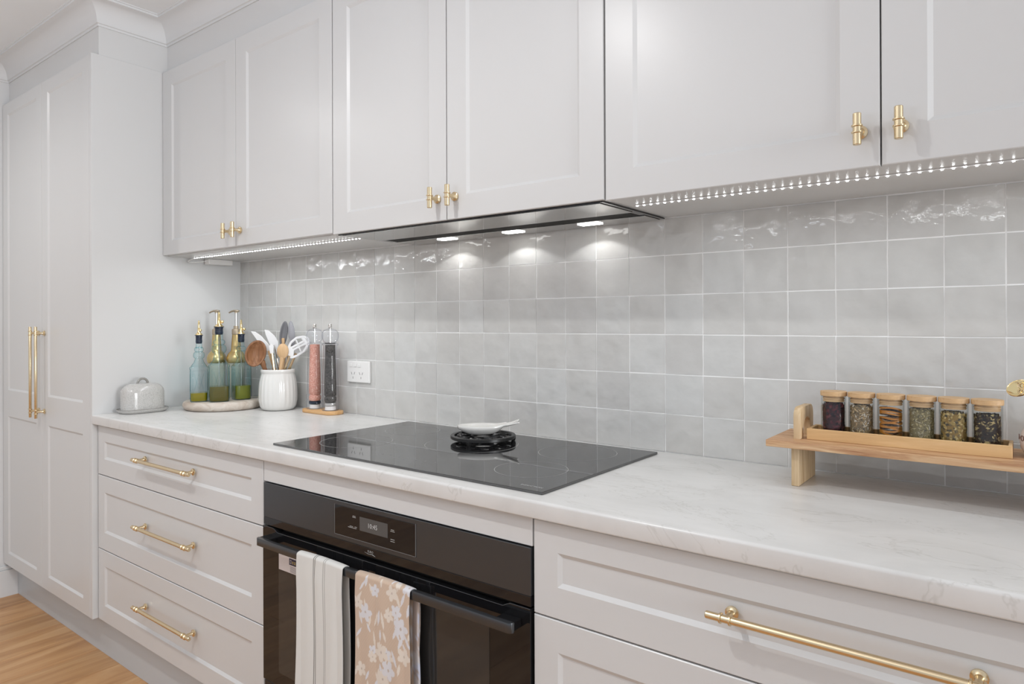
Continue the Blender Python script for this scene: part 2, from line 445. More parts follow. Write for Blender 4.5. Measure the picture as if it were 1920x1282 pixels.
# bulkhead and cornice
bm = B()
box(bm, XL, XP-.002, -.559, .012, 2.224, CEIL)
box(bm, XP-.002, 1.0, -.309, .012, 2.224, CEIL)
struct('trim_1', bm, M['cab'])
def cove(bm, path, H=.09, W=.072):
    prof = [(0, 0), (.004, 0), (.004, .008), (.009, .010)]
    for k in range(1, 8):
        a = PI/2*k/8; prof.append((.009+(W-.022)*(1-math.cos(a)), .010+(H-.024)*math.sin(a)))
    prof += [(W-.013, H-.014), (W-.004, H-.012), (W-.004, H-.005), (W, H-.004), (W, H)]
    n = len(path); rings = []
    for i, p in enumerate(path):
        p = Vector(p)
        d0 = (Vector(path[i])-Vector(path[i-1])).normalized() if i else None
        d1 = (Vector(path[i+1])-Vector(path[i])).normalized() if i < n-1 else None
        nn = [Vector((d.y, -d.x)) for d in (d0, d1) if d is not None]
        m_ = nn[0] if len(nn) == 1 else (nn[0]+nn[1])/(1+nn[0].dot(nn[1]))
        rings.append([bm.verts.new((p.x+m_.x*a, p.y+m_.y*a, CEIL-H+b)) for a, b in prof])
    for a, b in zip(rings, rings[1:]):
        for k in range(len(prof)-1): bm.faces.new((a[k], a[k+1], b[k+1], b[k]))
    bmesh.ops.recalc_face_normals(bm, faces=bm.faces)
bm = B(); cove(bm, [(XL, -4.0), (XL, -.559), (XP-.002, -.559), (XP-.002, -.309), (1.0, -.309)])
for f in bm.faces:
    pass
struct('trim_2', bm, M['wall'], smooth=True, ang=30)
bm = B()
prism(bm, [(-.5335, 0)]+[(-.5335, .118)]+[(-4.0, .118), (-4.0, 0)], XL, XL+.014, 'yz')
box(bm, XL, XL+.009, -4.0, -.5335, .118, .136, .003)
struct('baseboard_left', bm, M['wall'])

# ================================================================ tall pantry
UY, DY, TY = -.330, -.567, -.585
pan = root('pantry_cabinet', 'tall pale grey pantry cabinet with two shaker doors left of the worktop', 'cabinet', (-3.17, -.3, 0))
bm = B(); box(bm, XL+.001, -2.7055, TY+.019, .011, .1525, 2.223); link('carcass', bm, M['cab'], pan)
bm = B(); box(bm, -2.7045, XP, TY, .0115, .1525, 2.2255, .0008); link('side_panel', bm, M['cab'], pan)
for j, (x0, x1) in enumerate(((-3.655, -3.1815), (-3.1785, -2.7065))):
    ha, hb = x0+.062, x1-.062
    bm = B(); shaker(bm, x0, x1, .1525, 2.2225, TY, [(ha, hb, .209, .822), (ha, hb, .938, 2.172)])
    d = link('door', bm, M['cab'], pan)
    bm = B(); bar_handle(bm, (-3.18+(-.031 if j == 0 else .031), 1.036), .37, TY-.032, TY, True, .0055, .026); link('handle', bm, M['brass'], d, smooth=True)

# ================================================================ wall cabinets
def wallcab(x0, xm, x1, zb, zc, label):
    r = root('wall_cabinet', label, 'cabinet', ((x0+x1)/2, -.16, zc))
    bm = B()
    t = .016
    box(bm, x0+.0005, x1-.0005, UY+.0195, -.006 if zc < 1.4965 else -.006, zc, zc+t)
    box(bm, x0+.0005, x0+t, UY+.0195, -.006, zc+t, 2.222); box(bm, x1-t, x1-.0005, UY+.0195, -.006, zc+t, 2.222)
    box(bm, x0+t, x1-t, -.012, -.006, zc+t, 2.222)
    link('carcass', bm, M['cab'], r)
    for j, (a, b) in enumerate(((x0+.0015, xm-.0012), (xm+.0012, x1-.0015))):
        fa = .0715 if (j == 0 and x0 < -2.6) else .066
        bm = B(); shaker(bm, a, b, zb, 2.2225, UY, [(a+fa, b-.0615, 1.5555, 2.163)])
        d = link('door', bm, M['cab'], r)
        bm = B(); knob(bm, xm+(.0305 if j else -.0305), 1.553, UY-.031, UY); link('knob', bm, M['brass'], d, smooth=True)
    return r
wallcab(-2.684, -2.154, -1.621, 1.5008, 1.4985, 'pale grey two-door wall cabinet above the oil bottles and utensil jar')
wallcab(-1.620, -1.155, -.691, 1.4965, 1.4975, 'pale grey two-door wall cabinet directly above the built-in range hood')
wallcab(-.690, -.161, .368, 1.4935, 1.4972, 'pale grey two-door wall cabinet above the wooden spice shelf')

# ================================================================ base units
def drawers(x0, x1, label, gaps=(.682, .412), rec=((.742, .806), (.476, .622), (.211, .3545)), hz=(.781, .558, .2915)):
    r = root('drawer_cabinet', label, 'cabinet', ((x0+x1)/2, -.28, .1))
    bm = B(); t = .016
    box(bm, x0+.0005, x1-.0005, DY+.0195, -.02, .152, .168); box(bm, x0+.0005, x0+t, DY+.0195, -.02, .168, .8655)
    box(bm, x1-t, x1-.0005, DY+.0195, -.02, .168, .8655); box(bm, x0+t, x1-t, -.03, -.02, .168, .8655)
    link('carcass', bm, M['cab'], r)
    zz = [(gaps[0]+.0015, .8605), (gaps[1]+.0015, gaps[0]-.0015), (.1525, gaps[1]-.0015)]
    for (z0, z1), (ra, rb), h in zip(zz, rec, hz):
        bm = B(); shaker(bm, x0+.0012, x1-.0012, z0, z1, DY, [(x0+.055, x1-.059, ra, rb)])
        d = link('drawer_front', bm, M['cab'], r)
        bm = B(); bar_handle(bm, ((x0+x1)/2+.003, h), .378, DY-.031, DY); link('handle', bm, M['brass'], d, smooth=True)
drawers(-2.681, -1.6125, 'pale grey three-drawer base cabinet between the pantry and the oven')
drawers(-.7125, .36, 'pale grey three-drawer base cabinet right of the oven')
ov = root('oven_cabinet', 'pale grey filler strip cabinet holding the black oven under the cooktop', 'cabinet', (-1.16, -.28, .1))
bm = B(); box(bm, -1.6105, -.7145, DY, DY+.018, .8065, .862, .0012); link('filler_panel', bm, M['cab'], ov)
bm = B(); box(bm, -1.6110, -1.6085, DY+.02, -.02, .152, .8655); box(bm, -.7165, -.7135, DY+.02, -.02, .152, .8655); box(bm, -1.6085, -.7165, DY+.02, -.02, .152, .156)
link('carcass', bm, M['cab'], ov)
bm = B(); box(bm, -1.6105, -.7145, DY, DY+.018, .1525, .2215, .0012); link('lower_filler_panel', bm, M['cab'], ov)
bm = B(); box(bm, XL+.001, .9, -.533, -.517, .0005, .1515)
k = link('kickboard', bm, M['kick'], smooth=False); tag(k, 'long recessed grey kickboard under the base cabinets along the oak floor', 'kickboard')

# ================================================================ worktop
bm = B()
pr = [(-.002, .866), (-.002, ZC)]
for kk in range(7):
    a = PI/2*kk/6; pr.append((-.579-.006*math.sin(a), ZC-.006+.006*math.cos(a)))
for kk in range(4):
    a = PI/2*kk/3; pr.append((-.582-.003*math.cos(a), .869-.003*math.sin(a)))
prism(bm, pr, XP+.0005, .9, 'yz')
k = link('worktop', bm, M['stone'], smooth=True, ang=30); tag(k, 'long pale grey veined stone-look worktop with a soft front edge', 'worktop')

# ================================================================ cooktop
ck = root('cooktop', 'black glass induction cooktop set into the pale worktop', 'cooktop', (-1.1555, -.291, ZC))
bm = B(); box(bm, -1.603, -.708, -.544, -.038, ZC+.0002, ZC+.0058, .0012, 2); link('glass_panel', bm, M['cookgl'], ck)
def ring(cx, cy, r, name='zone_ring', wd=.0007):
    bm = B(); n = 96; z = ZC+.0060
    a = [bm.verts.new((cx+(r-wd)*math.cos(2*PI*k/n), cy+(r-wd)*math.sin(2*PI*k/n), z)) for k in range(n)]
    b = [bm.verts.new((cx+(r+wd)*math.cos(2*PI*k/n), cy+(r+wd)*math.sin(2*PI*k/n), z)) for k in range(n)]
    for k in range(n): bm.faces.new((a[k], b[k], b[(k+1) % n], a[(k+1) % n]))
    link(name, bm, M['print'], ck)
for q in ((-.865, -.165, .098), (-.845, -.390, .082), (-1.155, -.235, .125), (-1.452, -.165, .082), (-1.44, -.390, .098)): ring(*q)
text('INDUCTION', .0095, (-.752, -.517, ZC+.0061), RID, M['logo'], ck, 'maker_lettering', .00003)
bm = B()
for kx in range(7):
    for ky in range(2):
        xx = -1.155+(kx-3)*.030; yy = -.485+ky*.016
        if ky == 0: box(bm, xx-.004, xx+.004, yy-.0004, yy+.0004, ZC+.0059, ZC+.0061)
        else: box(bm, xx-.0004, xx+.0004, yy-.003, yy+.003, ZC+.0059, ZC+.0061); box(bm, xx-.003, xx+.003, yy-.0004, yy+.0004, ZC+.0059, ZC+.0061)
link('control_marks', bm, M['print'], ck, kind='stuff')

# ================================================================ range hood
hd = root('range_hood', 'slim built-in range hood with a black edge and three lit lamps', 'range hood', (-1.153, -.163, 1.49))
HX0, HX1, HY0, HY1 = -1.606, -.700, -.321, -.007
bm = B(); box(bm, HX0, HX1, HY0, HY1, 1.4935, 1.4963, .0008); link('glass_rim', bm, M['blackgl'], hd)
bm = B(); box(bm, HX0+.012, HX1-.012, HY0+.006, -.160, 1.4918, 1.4934, .0006); link('front_panel', bm, M['steel'], hd)
bm = B(); box(bm, HX0+.012, HX1-.012, -.098, HY1-.004, 1.4918, 1.4934, .0006); lp = link('lamp_panel', bm, M['steel'], hd)
bm = B(); box(bm, HX0+.025, HX1-.025, -.159, -.099, 1.4926, 1.4934); link('intake_slot', bm, M['dark'], hd)
for hx in (-1.398, -1.14, -.885):
    bm = B(); box(bm, hx-.031, hx+.031, -.082, -.051, 1.4898, 1.4917, .002, 2); link('lamp', bm, M['lamp'], hd)

# ================================================================ LED strips
bm = B(); box(bm, -.0018, .0018, -.0018, .0018, -.0018, 0)
ledme = bpy.data.meshes.new('led'); bm.to_mesh(ledme); bm.free(); ledme.materials.append(M['led'])
def ledstrip(x0, x1, zt, label):
    r = root('led_strip', label, 'light strip', ((x0+x1)/2, -.222, zt))
    bm = B(); box(bm, x0-.004, x1+.004, -.227, -.217, zt-.0018, zt-.0002); link('tape', bm, M['ledtape'], r)
    n = int(round((x1-x0)/.016667))
    for i in range(n+1):
        o = bpy.data.objects.new('led', ledme); COL.objects.link(o); o.parent = r
        o.location = (x0+(x1-x0)*i/n-(x0+x1)/2, 0, -.0018)
ledstrip(-2.643, -1.627, 1.4985, 'lit strip of small white lights under the cabinet left of the hood')
ledstrip(-.668, .35, 1.4972, 'lit strip of small white lights under the cabinet right of the hood')
dr = root('light_driver', 'small white power box with a looping cable under the left wall cabinet', 'power box', (-2.66, -.11, 1.4983))
bm = B(); box(bm, -2.677, -2.640, -.165, -.060, 1.476, 1.4982, .003, 2); link('box', bm, M['white'], dr)
bm = B(); cp = []
P0, P1, P2, P3 = Vector((-2.645, -.222, 1.4965)), Vector((-2.684+.006, -.26, 1.477)), Vector((-2.676, -.225, 1.478)), Vector((-2.660, -.165, 1.488))
for k in range(13):
    t = k/12; cp.append(P0*(1-t)**3+P1*3*t*(1-t)**2+P2*3*t*t*(1-t)+P3*t**3)
tube(bm, cp, .0018, 8); link('cable', bm, M['white'], dr, smooth=True)

# ================================================================ wall outlet
ou = root('wall_outlet', 'white double power outlet on the tiled splashback', 'power outlet', (-1.8935, -.004, 1.0555))
bm = B(); box(bm, -1.954, -1.833, -.0105, -.0005, 1.017, 1.0945, .003, 3); link('plate', bm, M['white'], ou)
for xx in (-1.930, -1.907, -1.884):
    bm = B(); box(bm, xx-.006, xx+.006, -.0135, -.0106, 1.073, 1.084, .0015, 2)
    link('switch', bm, M['white'], ou)
for cx in (-1.920, -1.876):
    bm = B()
    for sx, sa in ((-1, .5), (1, -.5)):
        prism(bm, [(cx+sx*.0075-.0009-sa*.004, 1.054), (cx+sx*.0075+.0009-sa*.004, 1.054), (cx+sx*.0075+.0009+sa*.004, 1.045), (cx+sx*.0075-.0009+sa*.004, 1.045)][::1], -.0107, -.0104)
    box(bm, cx-.0009, cx+.0009, -.0107, -.0104, 1.030, 1.038)
    link('socket', bm, M['dark'], ou)

# ================================================================ oven
on = root('oven', 'wide black built-in oven with a bar handle and small clock display', 'oven', (-1.16, -.3, .23))
OX0, OX1, OY = -1.6045, -.7155, -.5715
bm = B(); box(bm, OX0+.01, OX1-.01, OY+.021, -.06, .235, .80); link('body', bm, M['dark'], on)
bm = B(); box(bm, OX0, OX1, OY, OY+.02, .7125, .8045, .0008); fp = link('control_panel', bm, M['dsteel2'], on)
bm = B(); box(bm, OX0, OX1, OY, OY+.02, .6925, .7122, .0006); link('lower_trim', bm, M['blackgl'], on)
bm = B(); box(bm, -1.300, -1.024, OY-.0012, OY-.0001, .7245, .794, .0004); dp = link('display', bm, M['blackgl'], on)
bm = B()
for a in ((-1.3012, -1.3000, .7233, .7952), (-1.024, -1.0228, .7233, .7952)): box(bm, a[0], a[1], OY-.0013, OY-.0001, a[2], a[3])
box(bm, -1.3012, -1.0228, OY-.0013, OY-.0001, .7233, .7245); link('display_edge', bm, M['edge'], on)
bm = B(); box(bm, -1.208, -1.112, OY-.0016, OY-.0012, .748, .780); scn = link('screen', bm, M['screen'], on)
text('10:45', .0155, (-1.163, OY-.0018, .7635), RX90, M['digit'], on, 'clock_digits', .00005)
bm = B()
for (a, z, l) in ((-1.228, .7775, .010), (-1.228, .7745, .012), (-1.238, .752, .012), (-1.222, .7525, .008), (-1.235, .749, .030), (-1.096, .769, .010), (-1.096, .7655, .014), (-1.096, .7475, .013), (-1.096, .743, .014)):
    box(bm, a-l/2, a+l/2, OY-.0016, OY-.0012, z-.0006, z+.0006)
link('touch_marks', bm, M['print'], on, kind='stuff')
# emblem under the display: small italic letters over a swoosh
bm = B(); tube(bm, [(-1.192, OY-.0006, .7005), (-1.178, OY-.0006, .6985), (-1.165, OY-.0006, .6995), (-1.155, OY-.0006, .6965)], [.0003, .0009, .0012, .0004], 6, flat=.3); link('emblem', bm, M['print'], on)
text('EURO', .0075, (-1.172, OY-.0003, .7040), RX90, M['print'], on, 'maker_lettering', .00005)
# door
DT, DB = .689, .279
bm = B()
dpts = [(OX0, DB), (OX1, DB), (OX1, DT), (OX1-.048, DT), (OX1-.056, DT-.0035), (OX1-.066, DT-.0085), (OX0+.066, DT-.0085), (OX0+.056, DT-.0035), (OX0+.048, DT), (OX0, DT)]
prism(bm, dpts, OY-.002, OY+.018); od = link('door', bm, M['blackgl'], on)
bm = B()
for (a, b) in zip(dpts[2:], dpts[3:]):
    tube(bm, [(a[0], OY-.0018, a[1]), (b[0], OY-.0018, b[1])], .0008, 6)
link('door_edge', bm, M['dsteel2'], od)
M['window'] = mat('oven_window_glass', (.030, .029, .028), .05, spec=.6)
bm = B(); box(bm, OX0+.072, OX1-.100, OY-.0026, OY-.0021, .315, .655); link('window', bm, M['window'], od)
bm = B(); box(bm, OX0, OX1, OY+.002, OY+.018, .235, .274, .001); link('vent_panel', bm, M['blackpl'], on)
# handle: broad flat bar on two solid brackets
BX0, BX1, BY0, BY1, BZ0, BZ1 = -1.585, -.735, -.6085, -.5975, .6485, .668
bm = B(); rr = .009; pts = []
for (cx, cy, a0) in ((BX0+rr, BY0+rr, PI), (BX1-rr, BY0+rr, 1.5*PI)):
    for k in range(6):
        a = a0+PI/2*k/5; pts.append((cx+rr*math.cos(a), cy+rr*math.sin(a)))
pts += [(BX1, BY1), (BX0, BY1)]
prism(bm, pts, BZ0, BZ1, 'xy', .0008)
hdl = link('handle', bm, M['dsteel2'], od, smooth=True)
for sx in (-1, 1):
    xa = BX0 if sx < 0 else BX1-.045
    bm = B(); box(bm, xa+.001, xa+.044, BY1, OY-.0022, BZ0+.002, BZ1-.0005, .001); link('handle_bracket', bm, M['blackgl'], od)
# sticker on the door glass
bm = B(); box(bm, -1.530, -1.425, OY-.0034, OY-.0027, .588, .628); st = link('sticker', bm, M['label'], od); st['label'] = 'white sticker on oven glass'
st2 = B(); box(st2, -1.484, -1.428, OY-.0036, OY-.0034, .609, .626); link('sticker_panel', st2, M['labeld'], on)
st3 = B(); box(st3, -1.480, -1.4745, OY-.0038, OY-.0036, .613, .622); link('sticker_phone_mark', st3, M['label'], on)
st3 = B(); box(st3, -1.4792, -1.4753, OY-.0039, OY-.0038, .6142, .6208); link('sticker_phone_face', st3, M['labeld'], on)
st4 = B()
for zz in (.6185, .6145): 
    for xx in (-1.468, -1.459, -1.450, -1.441): box(st4, xx-.003, xx+.003, OY-.0038, OY-.0036, zz-.0011, zz+.0011)
link('sticker_words', st4, M['labely'], on, kind='stuff')
st5 = B()
for k in range(5): box(st5, -1.480, -1.430-(k % 2)*.004, OY-.0036, OY-.0034, .604-k*.0033, .6052-k*.0033)
link('sticker_text_lines', st5, M['labelt'], on, kind='stuff')

# ================================================================ towels
def towel(name, x0, x1, zf, zb, label, colfn, rough, seed, extra=None, roll=.0):
    rnd = random.Random(seed); r = root(name, label, 'towel', ((x0+x1)/2, -.603, BZ1))
    yf, yb, zt = BY0-.004, BY1+.004, BZ1+.0035
    path = []                                            # (y, z) front bottom -> over bar -> back bottom
    nf = 200
    for k in range(nf): path.append((yf, zf+(zt-.006-zf)*k/nf))
    for k in range(9):
        a = PI*k/8; path.append(((yf+yb)/2-(yb-yf)/2*math.cos(a), zt-.006+.006*math.sin(a)))
    for k in range(1, 40): path.append((yb, zt-.006-(zt-.006-zb)*k/39))
    nx = 150; bm = B(); cl = bm.loops.layers.float_color.new('print'); g = []
    lens = [0]
    for a, b in zip(path, path[1:]): lens.append(lens[-1]+math.hypot(b[0]-a[0], b[1]-a[1]))
    ph = rnd.uniform(0, 6)
    for i, (y, z) in enumerate(path):
        row = []; t = lens[i]/lens[-1]; drop = max(0, (zt-z))
        for j in range(nx+1):
            u = j/nx; xx = x0+(x1-x0)*u
            wav = (.0022*math.sin(u*7.5+ph+z*3)+.0012*math.sin(u*17+ph*2-z*5))*min(1, drop/.06)
            front = i < nf+4
            yy = y-(abs(wav)+wav*.3 if front else -.4*abs(wav))
            xs = xx+(.0025*math.sin(z*14+ph)-(.012*drop*(1-u)))*min(1, drop/.05)
            zz = z-.0006*math.cos(u*PI*2)+(0 if drop > .02 else -.0012*(abs(2*u-1)**6))
            row.append(bm.verts.new((xs, yy, zz)))
        g.append(row)
    def P(i, j): return ((x1-x0)*j/nx, lens[min(i, len(lens)-1)])
    ca = {}
    for i in range(len(g)):
        for j in range(nx+1): ca[i, j] = colfn(*P(i, j))
    for i in range(len(g)-1):
        for j in range(nx):
            f = bm.faces.new((g[i][j], g[i][j+1], g[i+1][j+1], g[i+1][j]))
            for lp, (a, b) in zip(f.loops, ((i, j), (i, j+1), (i+1, j+1), (i+1, j))):
                lp[cl] = (*ca[a, b], 1)
    o = link('cloth', bm, None or rough, r, smooth=True, ang=180)
    sm = o.modifiers.new('thick', 'SOLIDIFY'); sm.thickness = .0022; sm.offset = 0
    if extra: extra(r)
    return r
def clothmat(name, tint=(1, 1, 1)):
    m = mat(name, (.7, .7, .68), .85, spec=.2, sheen=.25)
    at = N(m, 'ShaderNodeAttribute'); at.attribute_name = 'print'
    L(m, at.outputs['Color'], bsdf(m).inputs['Base Color'])
    v = coords(m)
    wv = N(m, 'ShaderNodeTexNoise'); wv.inputs['Scale'].default_value = 900; wv.inputs['Detail'].default_value = 2; L(m, v, wv.inputs['Vector'])
    b = N(m, 'ShaderNodeBump'); b.inputs['Strength'].default_value = .25; b.inputs['Distance'].default_value = .0006
    L(m, wv.outputs['Fac'], b.inputs['Height']); L(m, b.outputs[0], bsdf(m).inputs['Normal'])
    return m
M['cloth'] = clothmat('printed_cotton')
def stripes(u, v):
    for s in (.068, .074, .106, .112):
        if abs(u-s) < .0010: return (.12, .115, .105)
    return (.66, .655, .625)
towel('dish_towel', -1.396, -1.221, .215, .30, 'white dish towel with thin grey double stripes hanging on the oven handle', stripes, M['cloth'], 3)
# flower print
rf = random.Random(11); flowers = []; leaves = []
LT = .50
for k in range(62):
    flowers.append((rf.uniform(0, .175), rf.uniform(0, .95), rf.uniform(.013, .023), rf.uniform(0, 6), rf.choice((0, 1, 1))))
for k in range(190):
    leaves.append((rf.uniform(0, .175), rf.uniform(0, .95), rf.uniform(.010, .020), rf.uniform(0.9, 2.2), rf.uniform(.0025, .0045), rf.choice((0, 1))))
CW = ((.66, .655, .68), (.70, .63, .55))
def floral(u, v):
    base = (.56, .43, .33)
    n = math.sin(u*900)*math.sin(v*700)*.012
    c = tuple(b+n for b in base)
    for (x, y, l, a, wd, q) in leaves:
        dx, dy = u-x, v-y
        if abs(dx) > .022 or abs(dy) > .022: continue
        p = dx*math.cos(a)+dy*math.sin(a); s = -dx*math.sin(a)+dy*math.cos(a)
        if abs(p) < l and abs(s) < wd*(1-(p/l)**2): c = CW[q]
    for (x, y, r, a, q) in flowers:
        dx, dy = u-x, v-y; d = math.hypot(dx, dy)
        if d < r:
            th = math.atan2(dy, dx)
            if d < r*(.55+.45*abs(math.cos(2.5*(th-a)))): c = (.50, .42, .36) if d < r*.13 else CW[q]
    return c
def folds(r):
    for q, (yy, xa) in enumerate(((-.5925, .0105), (-.5885, .006))):
        bm = B(); cl = bm.loops.layers.float_color.new('print'); n = 60; g = []
        for i in range(n+1):
            z = BZ1-.006-.42*i/n; row = []
            for j in range(9):
                u = j/8; row.append(bm.verts.new((-1.0+.0+xa-.05+.05*u+.002*math.sin(z*30+q*2), yy+.0016*math.sin(u*5+q), z)))
            g.append(row)
        for i in range(n):
            for j in range(8):
                f = bm.faces.new((g[i][j], g[i][j+1], g[i+1][j+1], g[i+1][j]))
                for lp, (a, b) in zip(f.loops, ((i, j), (i, j+1), (i+1, j+1), (i+1, j))):
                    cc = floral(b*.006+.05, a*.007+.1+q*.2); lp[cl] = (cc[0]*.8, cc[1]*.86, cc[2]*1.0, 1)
        o = link('back_fold', bm, M['cloth'], r, smooth=True); sm = o.modifiers.new('thick', 'SOLIDIFY'); sm.thickness = .0018
towel('floral_tea_towel', -1.174, -1.000, .215, .24, 'beige tea towel with white flower print hanging on the oven handle', floral, M['cloth'], 8, folds)

# ================================================================ trivet and spoon rest
tr = root('trivet', 'round black cast-iron trivet on the cooktop under a white dish', 'trivet', (-1.160, -.181, ZC+.006))
def annulus(bm, r0, r1, z0, z1, seg=64, bev=.0012):
    prof = [(r0, z0+bev), (r0+bev, z0), (r1-bev, z0), (r1, z0+bev), (r1, z1-bev), (r1-bev, z1), (r0+bev, z1), (r0, z1-bev), (r0, z0+bev)]
    lathe(bm, prof, seg)
bm = B(); annulus(bm, .079, .0895, .0095, .0185); link('outer_ring', bm, M['black'], tr, world=False, smooth=True)
bm = B(); annulus(bm, .028, .034, .010, .0175, 40)
link('inner_ring', bm, M['black'], tr, world=False, smooth=True)
bm = B()
for k in range(8):
    a = 2*PI*k/8
    cp = [(( .033+(.081-.033)*t)*math.cos(a+.55*math.sin(t*PI)), (.033+(.081-.033)*t)*math.sin(a+.55*math.sin(t*PI)), .0137) for t in [q/8 for q in range(9)]]
    tube(bm, cp, .0036, 8)
    c2 = [(( .062+.012*math.cos(b))*math.cos(a+.4)-.012*math.sin(b)*math.sin(a+.4), (.062+.012*math.cos(b))*math.sin(a+.4)+.012*math.sin(b)*math.cos(a+.4), .0137) for b in [2*PI*q/12 for q in range(13)]]
    tube(bm, c2, .0028, 6)
link('scrollwork', bm, M['black'], tr, world=False, smooth=True)
for k in range(3):
    a = 2*PI*k/3+.75; bm = B(); lathe(bm, [(0, 0), (.005, 0), (.0065, .003), (.008, .0105), (0, .0105)], 14, (.083*math.cos(a), .083*math.sin(a), 0)); link('foot', bm, M['black'], tr, world=False, smooth=True)

sr = root('spoon_rest', 'white fish-shaped ceramic spoon rest lying on the black trivet', 'dish', (-1.156, -.178, ZC+.0246), YAW-.02)
def fish():
    bm = B(); ns = 40; nr = 7
    # outline: body ellipse narrowing into a forked, raised tail at +x
    st = []
    ks = [(-.073, .0008), (-.069, .010), (-.060, .0185), (-.045, .0275), (-.028, .0335), (-.010, .0355), (.012, .0330), (.030, .0270), (.046, .0190), (.058, .0155), (.070, .0185), (.082, .0250), (.095, .0310)]
    for i in range(ns+1):
        t = i/ns; x = -.073+.168*t
        for (xa, wa), (xb, wb_) in zip(ks, ks[1:]):
            if xa <= x <= xb+1e-9: st.append((x, wa+(wb_-wa)*(x-xa)/(xb-xa), t)); break
    rows = []
    for x, wd, t in st:
        wd = max(wd, .0008)
        row = []
        rise = .0235+.015*max(0, (t-.60)/.40)**1.3
        depth = .021*max(0, min(1, 1-abs((x+.012)/.066)**2.6)) if t < .85 else 0
        depth = max(depth, .004)
        for k in range(2*nr+1):
            q = -1+k/nr
            zc_ = rise-depth*(1-abs(q)**2.6)
            notch = .009*max(0, (t-.86)/.14)*(1-abs(q))
            row.append(bm.verts.new((x-notch, q*wd, zc_+(.003 if abs(q) > .99 and t < .8 else 0))))
        rows.append(row)
    for a, b in zip(rows, rows[1:]):
        for k in range(len(a)-1): bm.faces.new((a[k], b[k], b[k+1], a[k+1]))
    return bm
bm = fish(); o = link('dish', bm, M['ceram'], sr, world=False, smooth=True, ang=60)
sm = o.modifiers.new('thick', 'SOLIDIFY'); sm.thickness = .0035; sm.offset = -1
bm = B()
for k in range(9):
    for j in range(3):
        x = -.045+k*.009+.003*(j % 2); y = (j-1)*.009+.008
        tube(bm, [(x-.003, y-.002, .0075+abs(j-1)*.0015), (x, y, .0065+abs(j-1)*.0015), (x-.003, y+.003, .0085+abs(j-1)*.0015)], .0007, 5)
link('scale_relief', bm, M['ceram'], sr, world=False)

# ================================================================ butter dish
bd = root('butter_dish', 'speckled grey ceramic butter dish with a domed lid beside the pantry', 'butter dish', (-2.618, -.437, ZC), PI/2)
def stad(bm, prof, L_, W_, segs=48, e=3.2):
    """loft of rounded rectangles: prof (shrink, z)"""
    rings = []
    for s, z in prof:
        if s is None: rings.append([bm.verts.new((0, 0, z))]); continue
        ring = []
        for k in range(segs):
            a = 2*PI*k/segs; ca, sa = math.cos(a), math.sin(a)
            q = (abs(ca)**e+abs(sa)**e)**(-1/e); ring.append(bm.verts.new(((L_-s)*q*ca, (W_-s)*q*sa, z)))
        rings.append(ring)
    for a, b in zip(rings, rings[1:]):
        for k in range(segs):
            k2 = (k+1) % segs
            if len(a) == 1: bm.faces.new((a[0], b[k2], b[k]))
            elif len(b) == 1: bm.faces.new((a[k], a[k2], b[0]))
            else: bm.faces.new((a[k], a[k2], b[k2], b[k]))
bm = B(); stad(bm, [(None, 0), (.012, 0), (.008, .002), (.001, .010), (0, .0135), (.002, .0145), (.006, .012), (.012, .008), (None, .008)], .086, .058); link('plate', bm, M['butter'], bd, world=False, smooth=True, ang=60)
bm = B(); stad(bm, [(0.0002, .0133), (-.0002, .0146), (.0022, .0152), (.0030, .0143)], .086, .058); link('plate_rim', bm, M['butrim'], bd, world=False, smooth=True)
prof = [(0.0, .0082), (0, .072)]
for k in range(1, 8):
    a = PI/2*k/8; prof.append((.036*(1-math.cos(a)), .072+.036*math.sin(a)))
prof.append((None, .1095))
bm = B(); stad(bm, prof, .074, .044, 48, 2.8); link('lid', bm, M['butter'], bd, world=False, smooth=True, ang=60)
bm = B(); tube(bm, [(-.019*math.cos(PI*k/10), 0, .1055+.0205*math.sin(PI*k/10)) for k in range(11)], .0044, 10); link('lid_handle', bm, M['butrim'], bd, world=False, smooth=True)

# ================================================================ round board with bottles
BZ = .034
brd = B(); lathe(brd, [(0, 0), (.132, 0), (.142, .004), (.1475, .013), (.148, .020), (.1455, .028), (.138, .033), (.130, BZ), (0, BZ)], 72)
brd = link('serving_board', brd, M['washw'], smooth=True, ang=50); brd.location = (-2.490, -.186, ZC)
tag(brd, 'thick round whitewashed wooden board carrying the oil bottles', 'board')
ZB = ZC+BZ+.0002

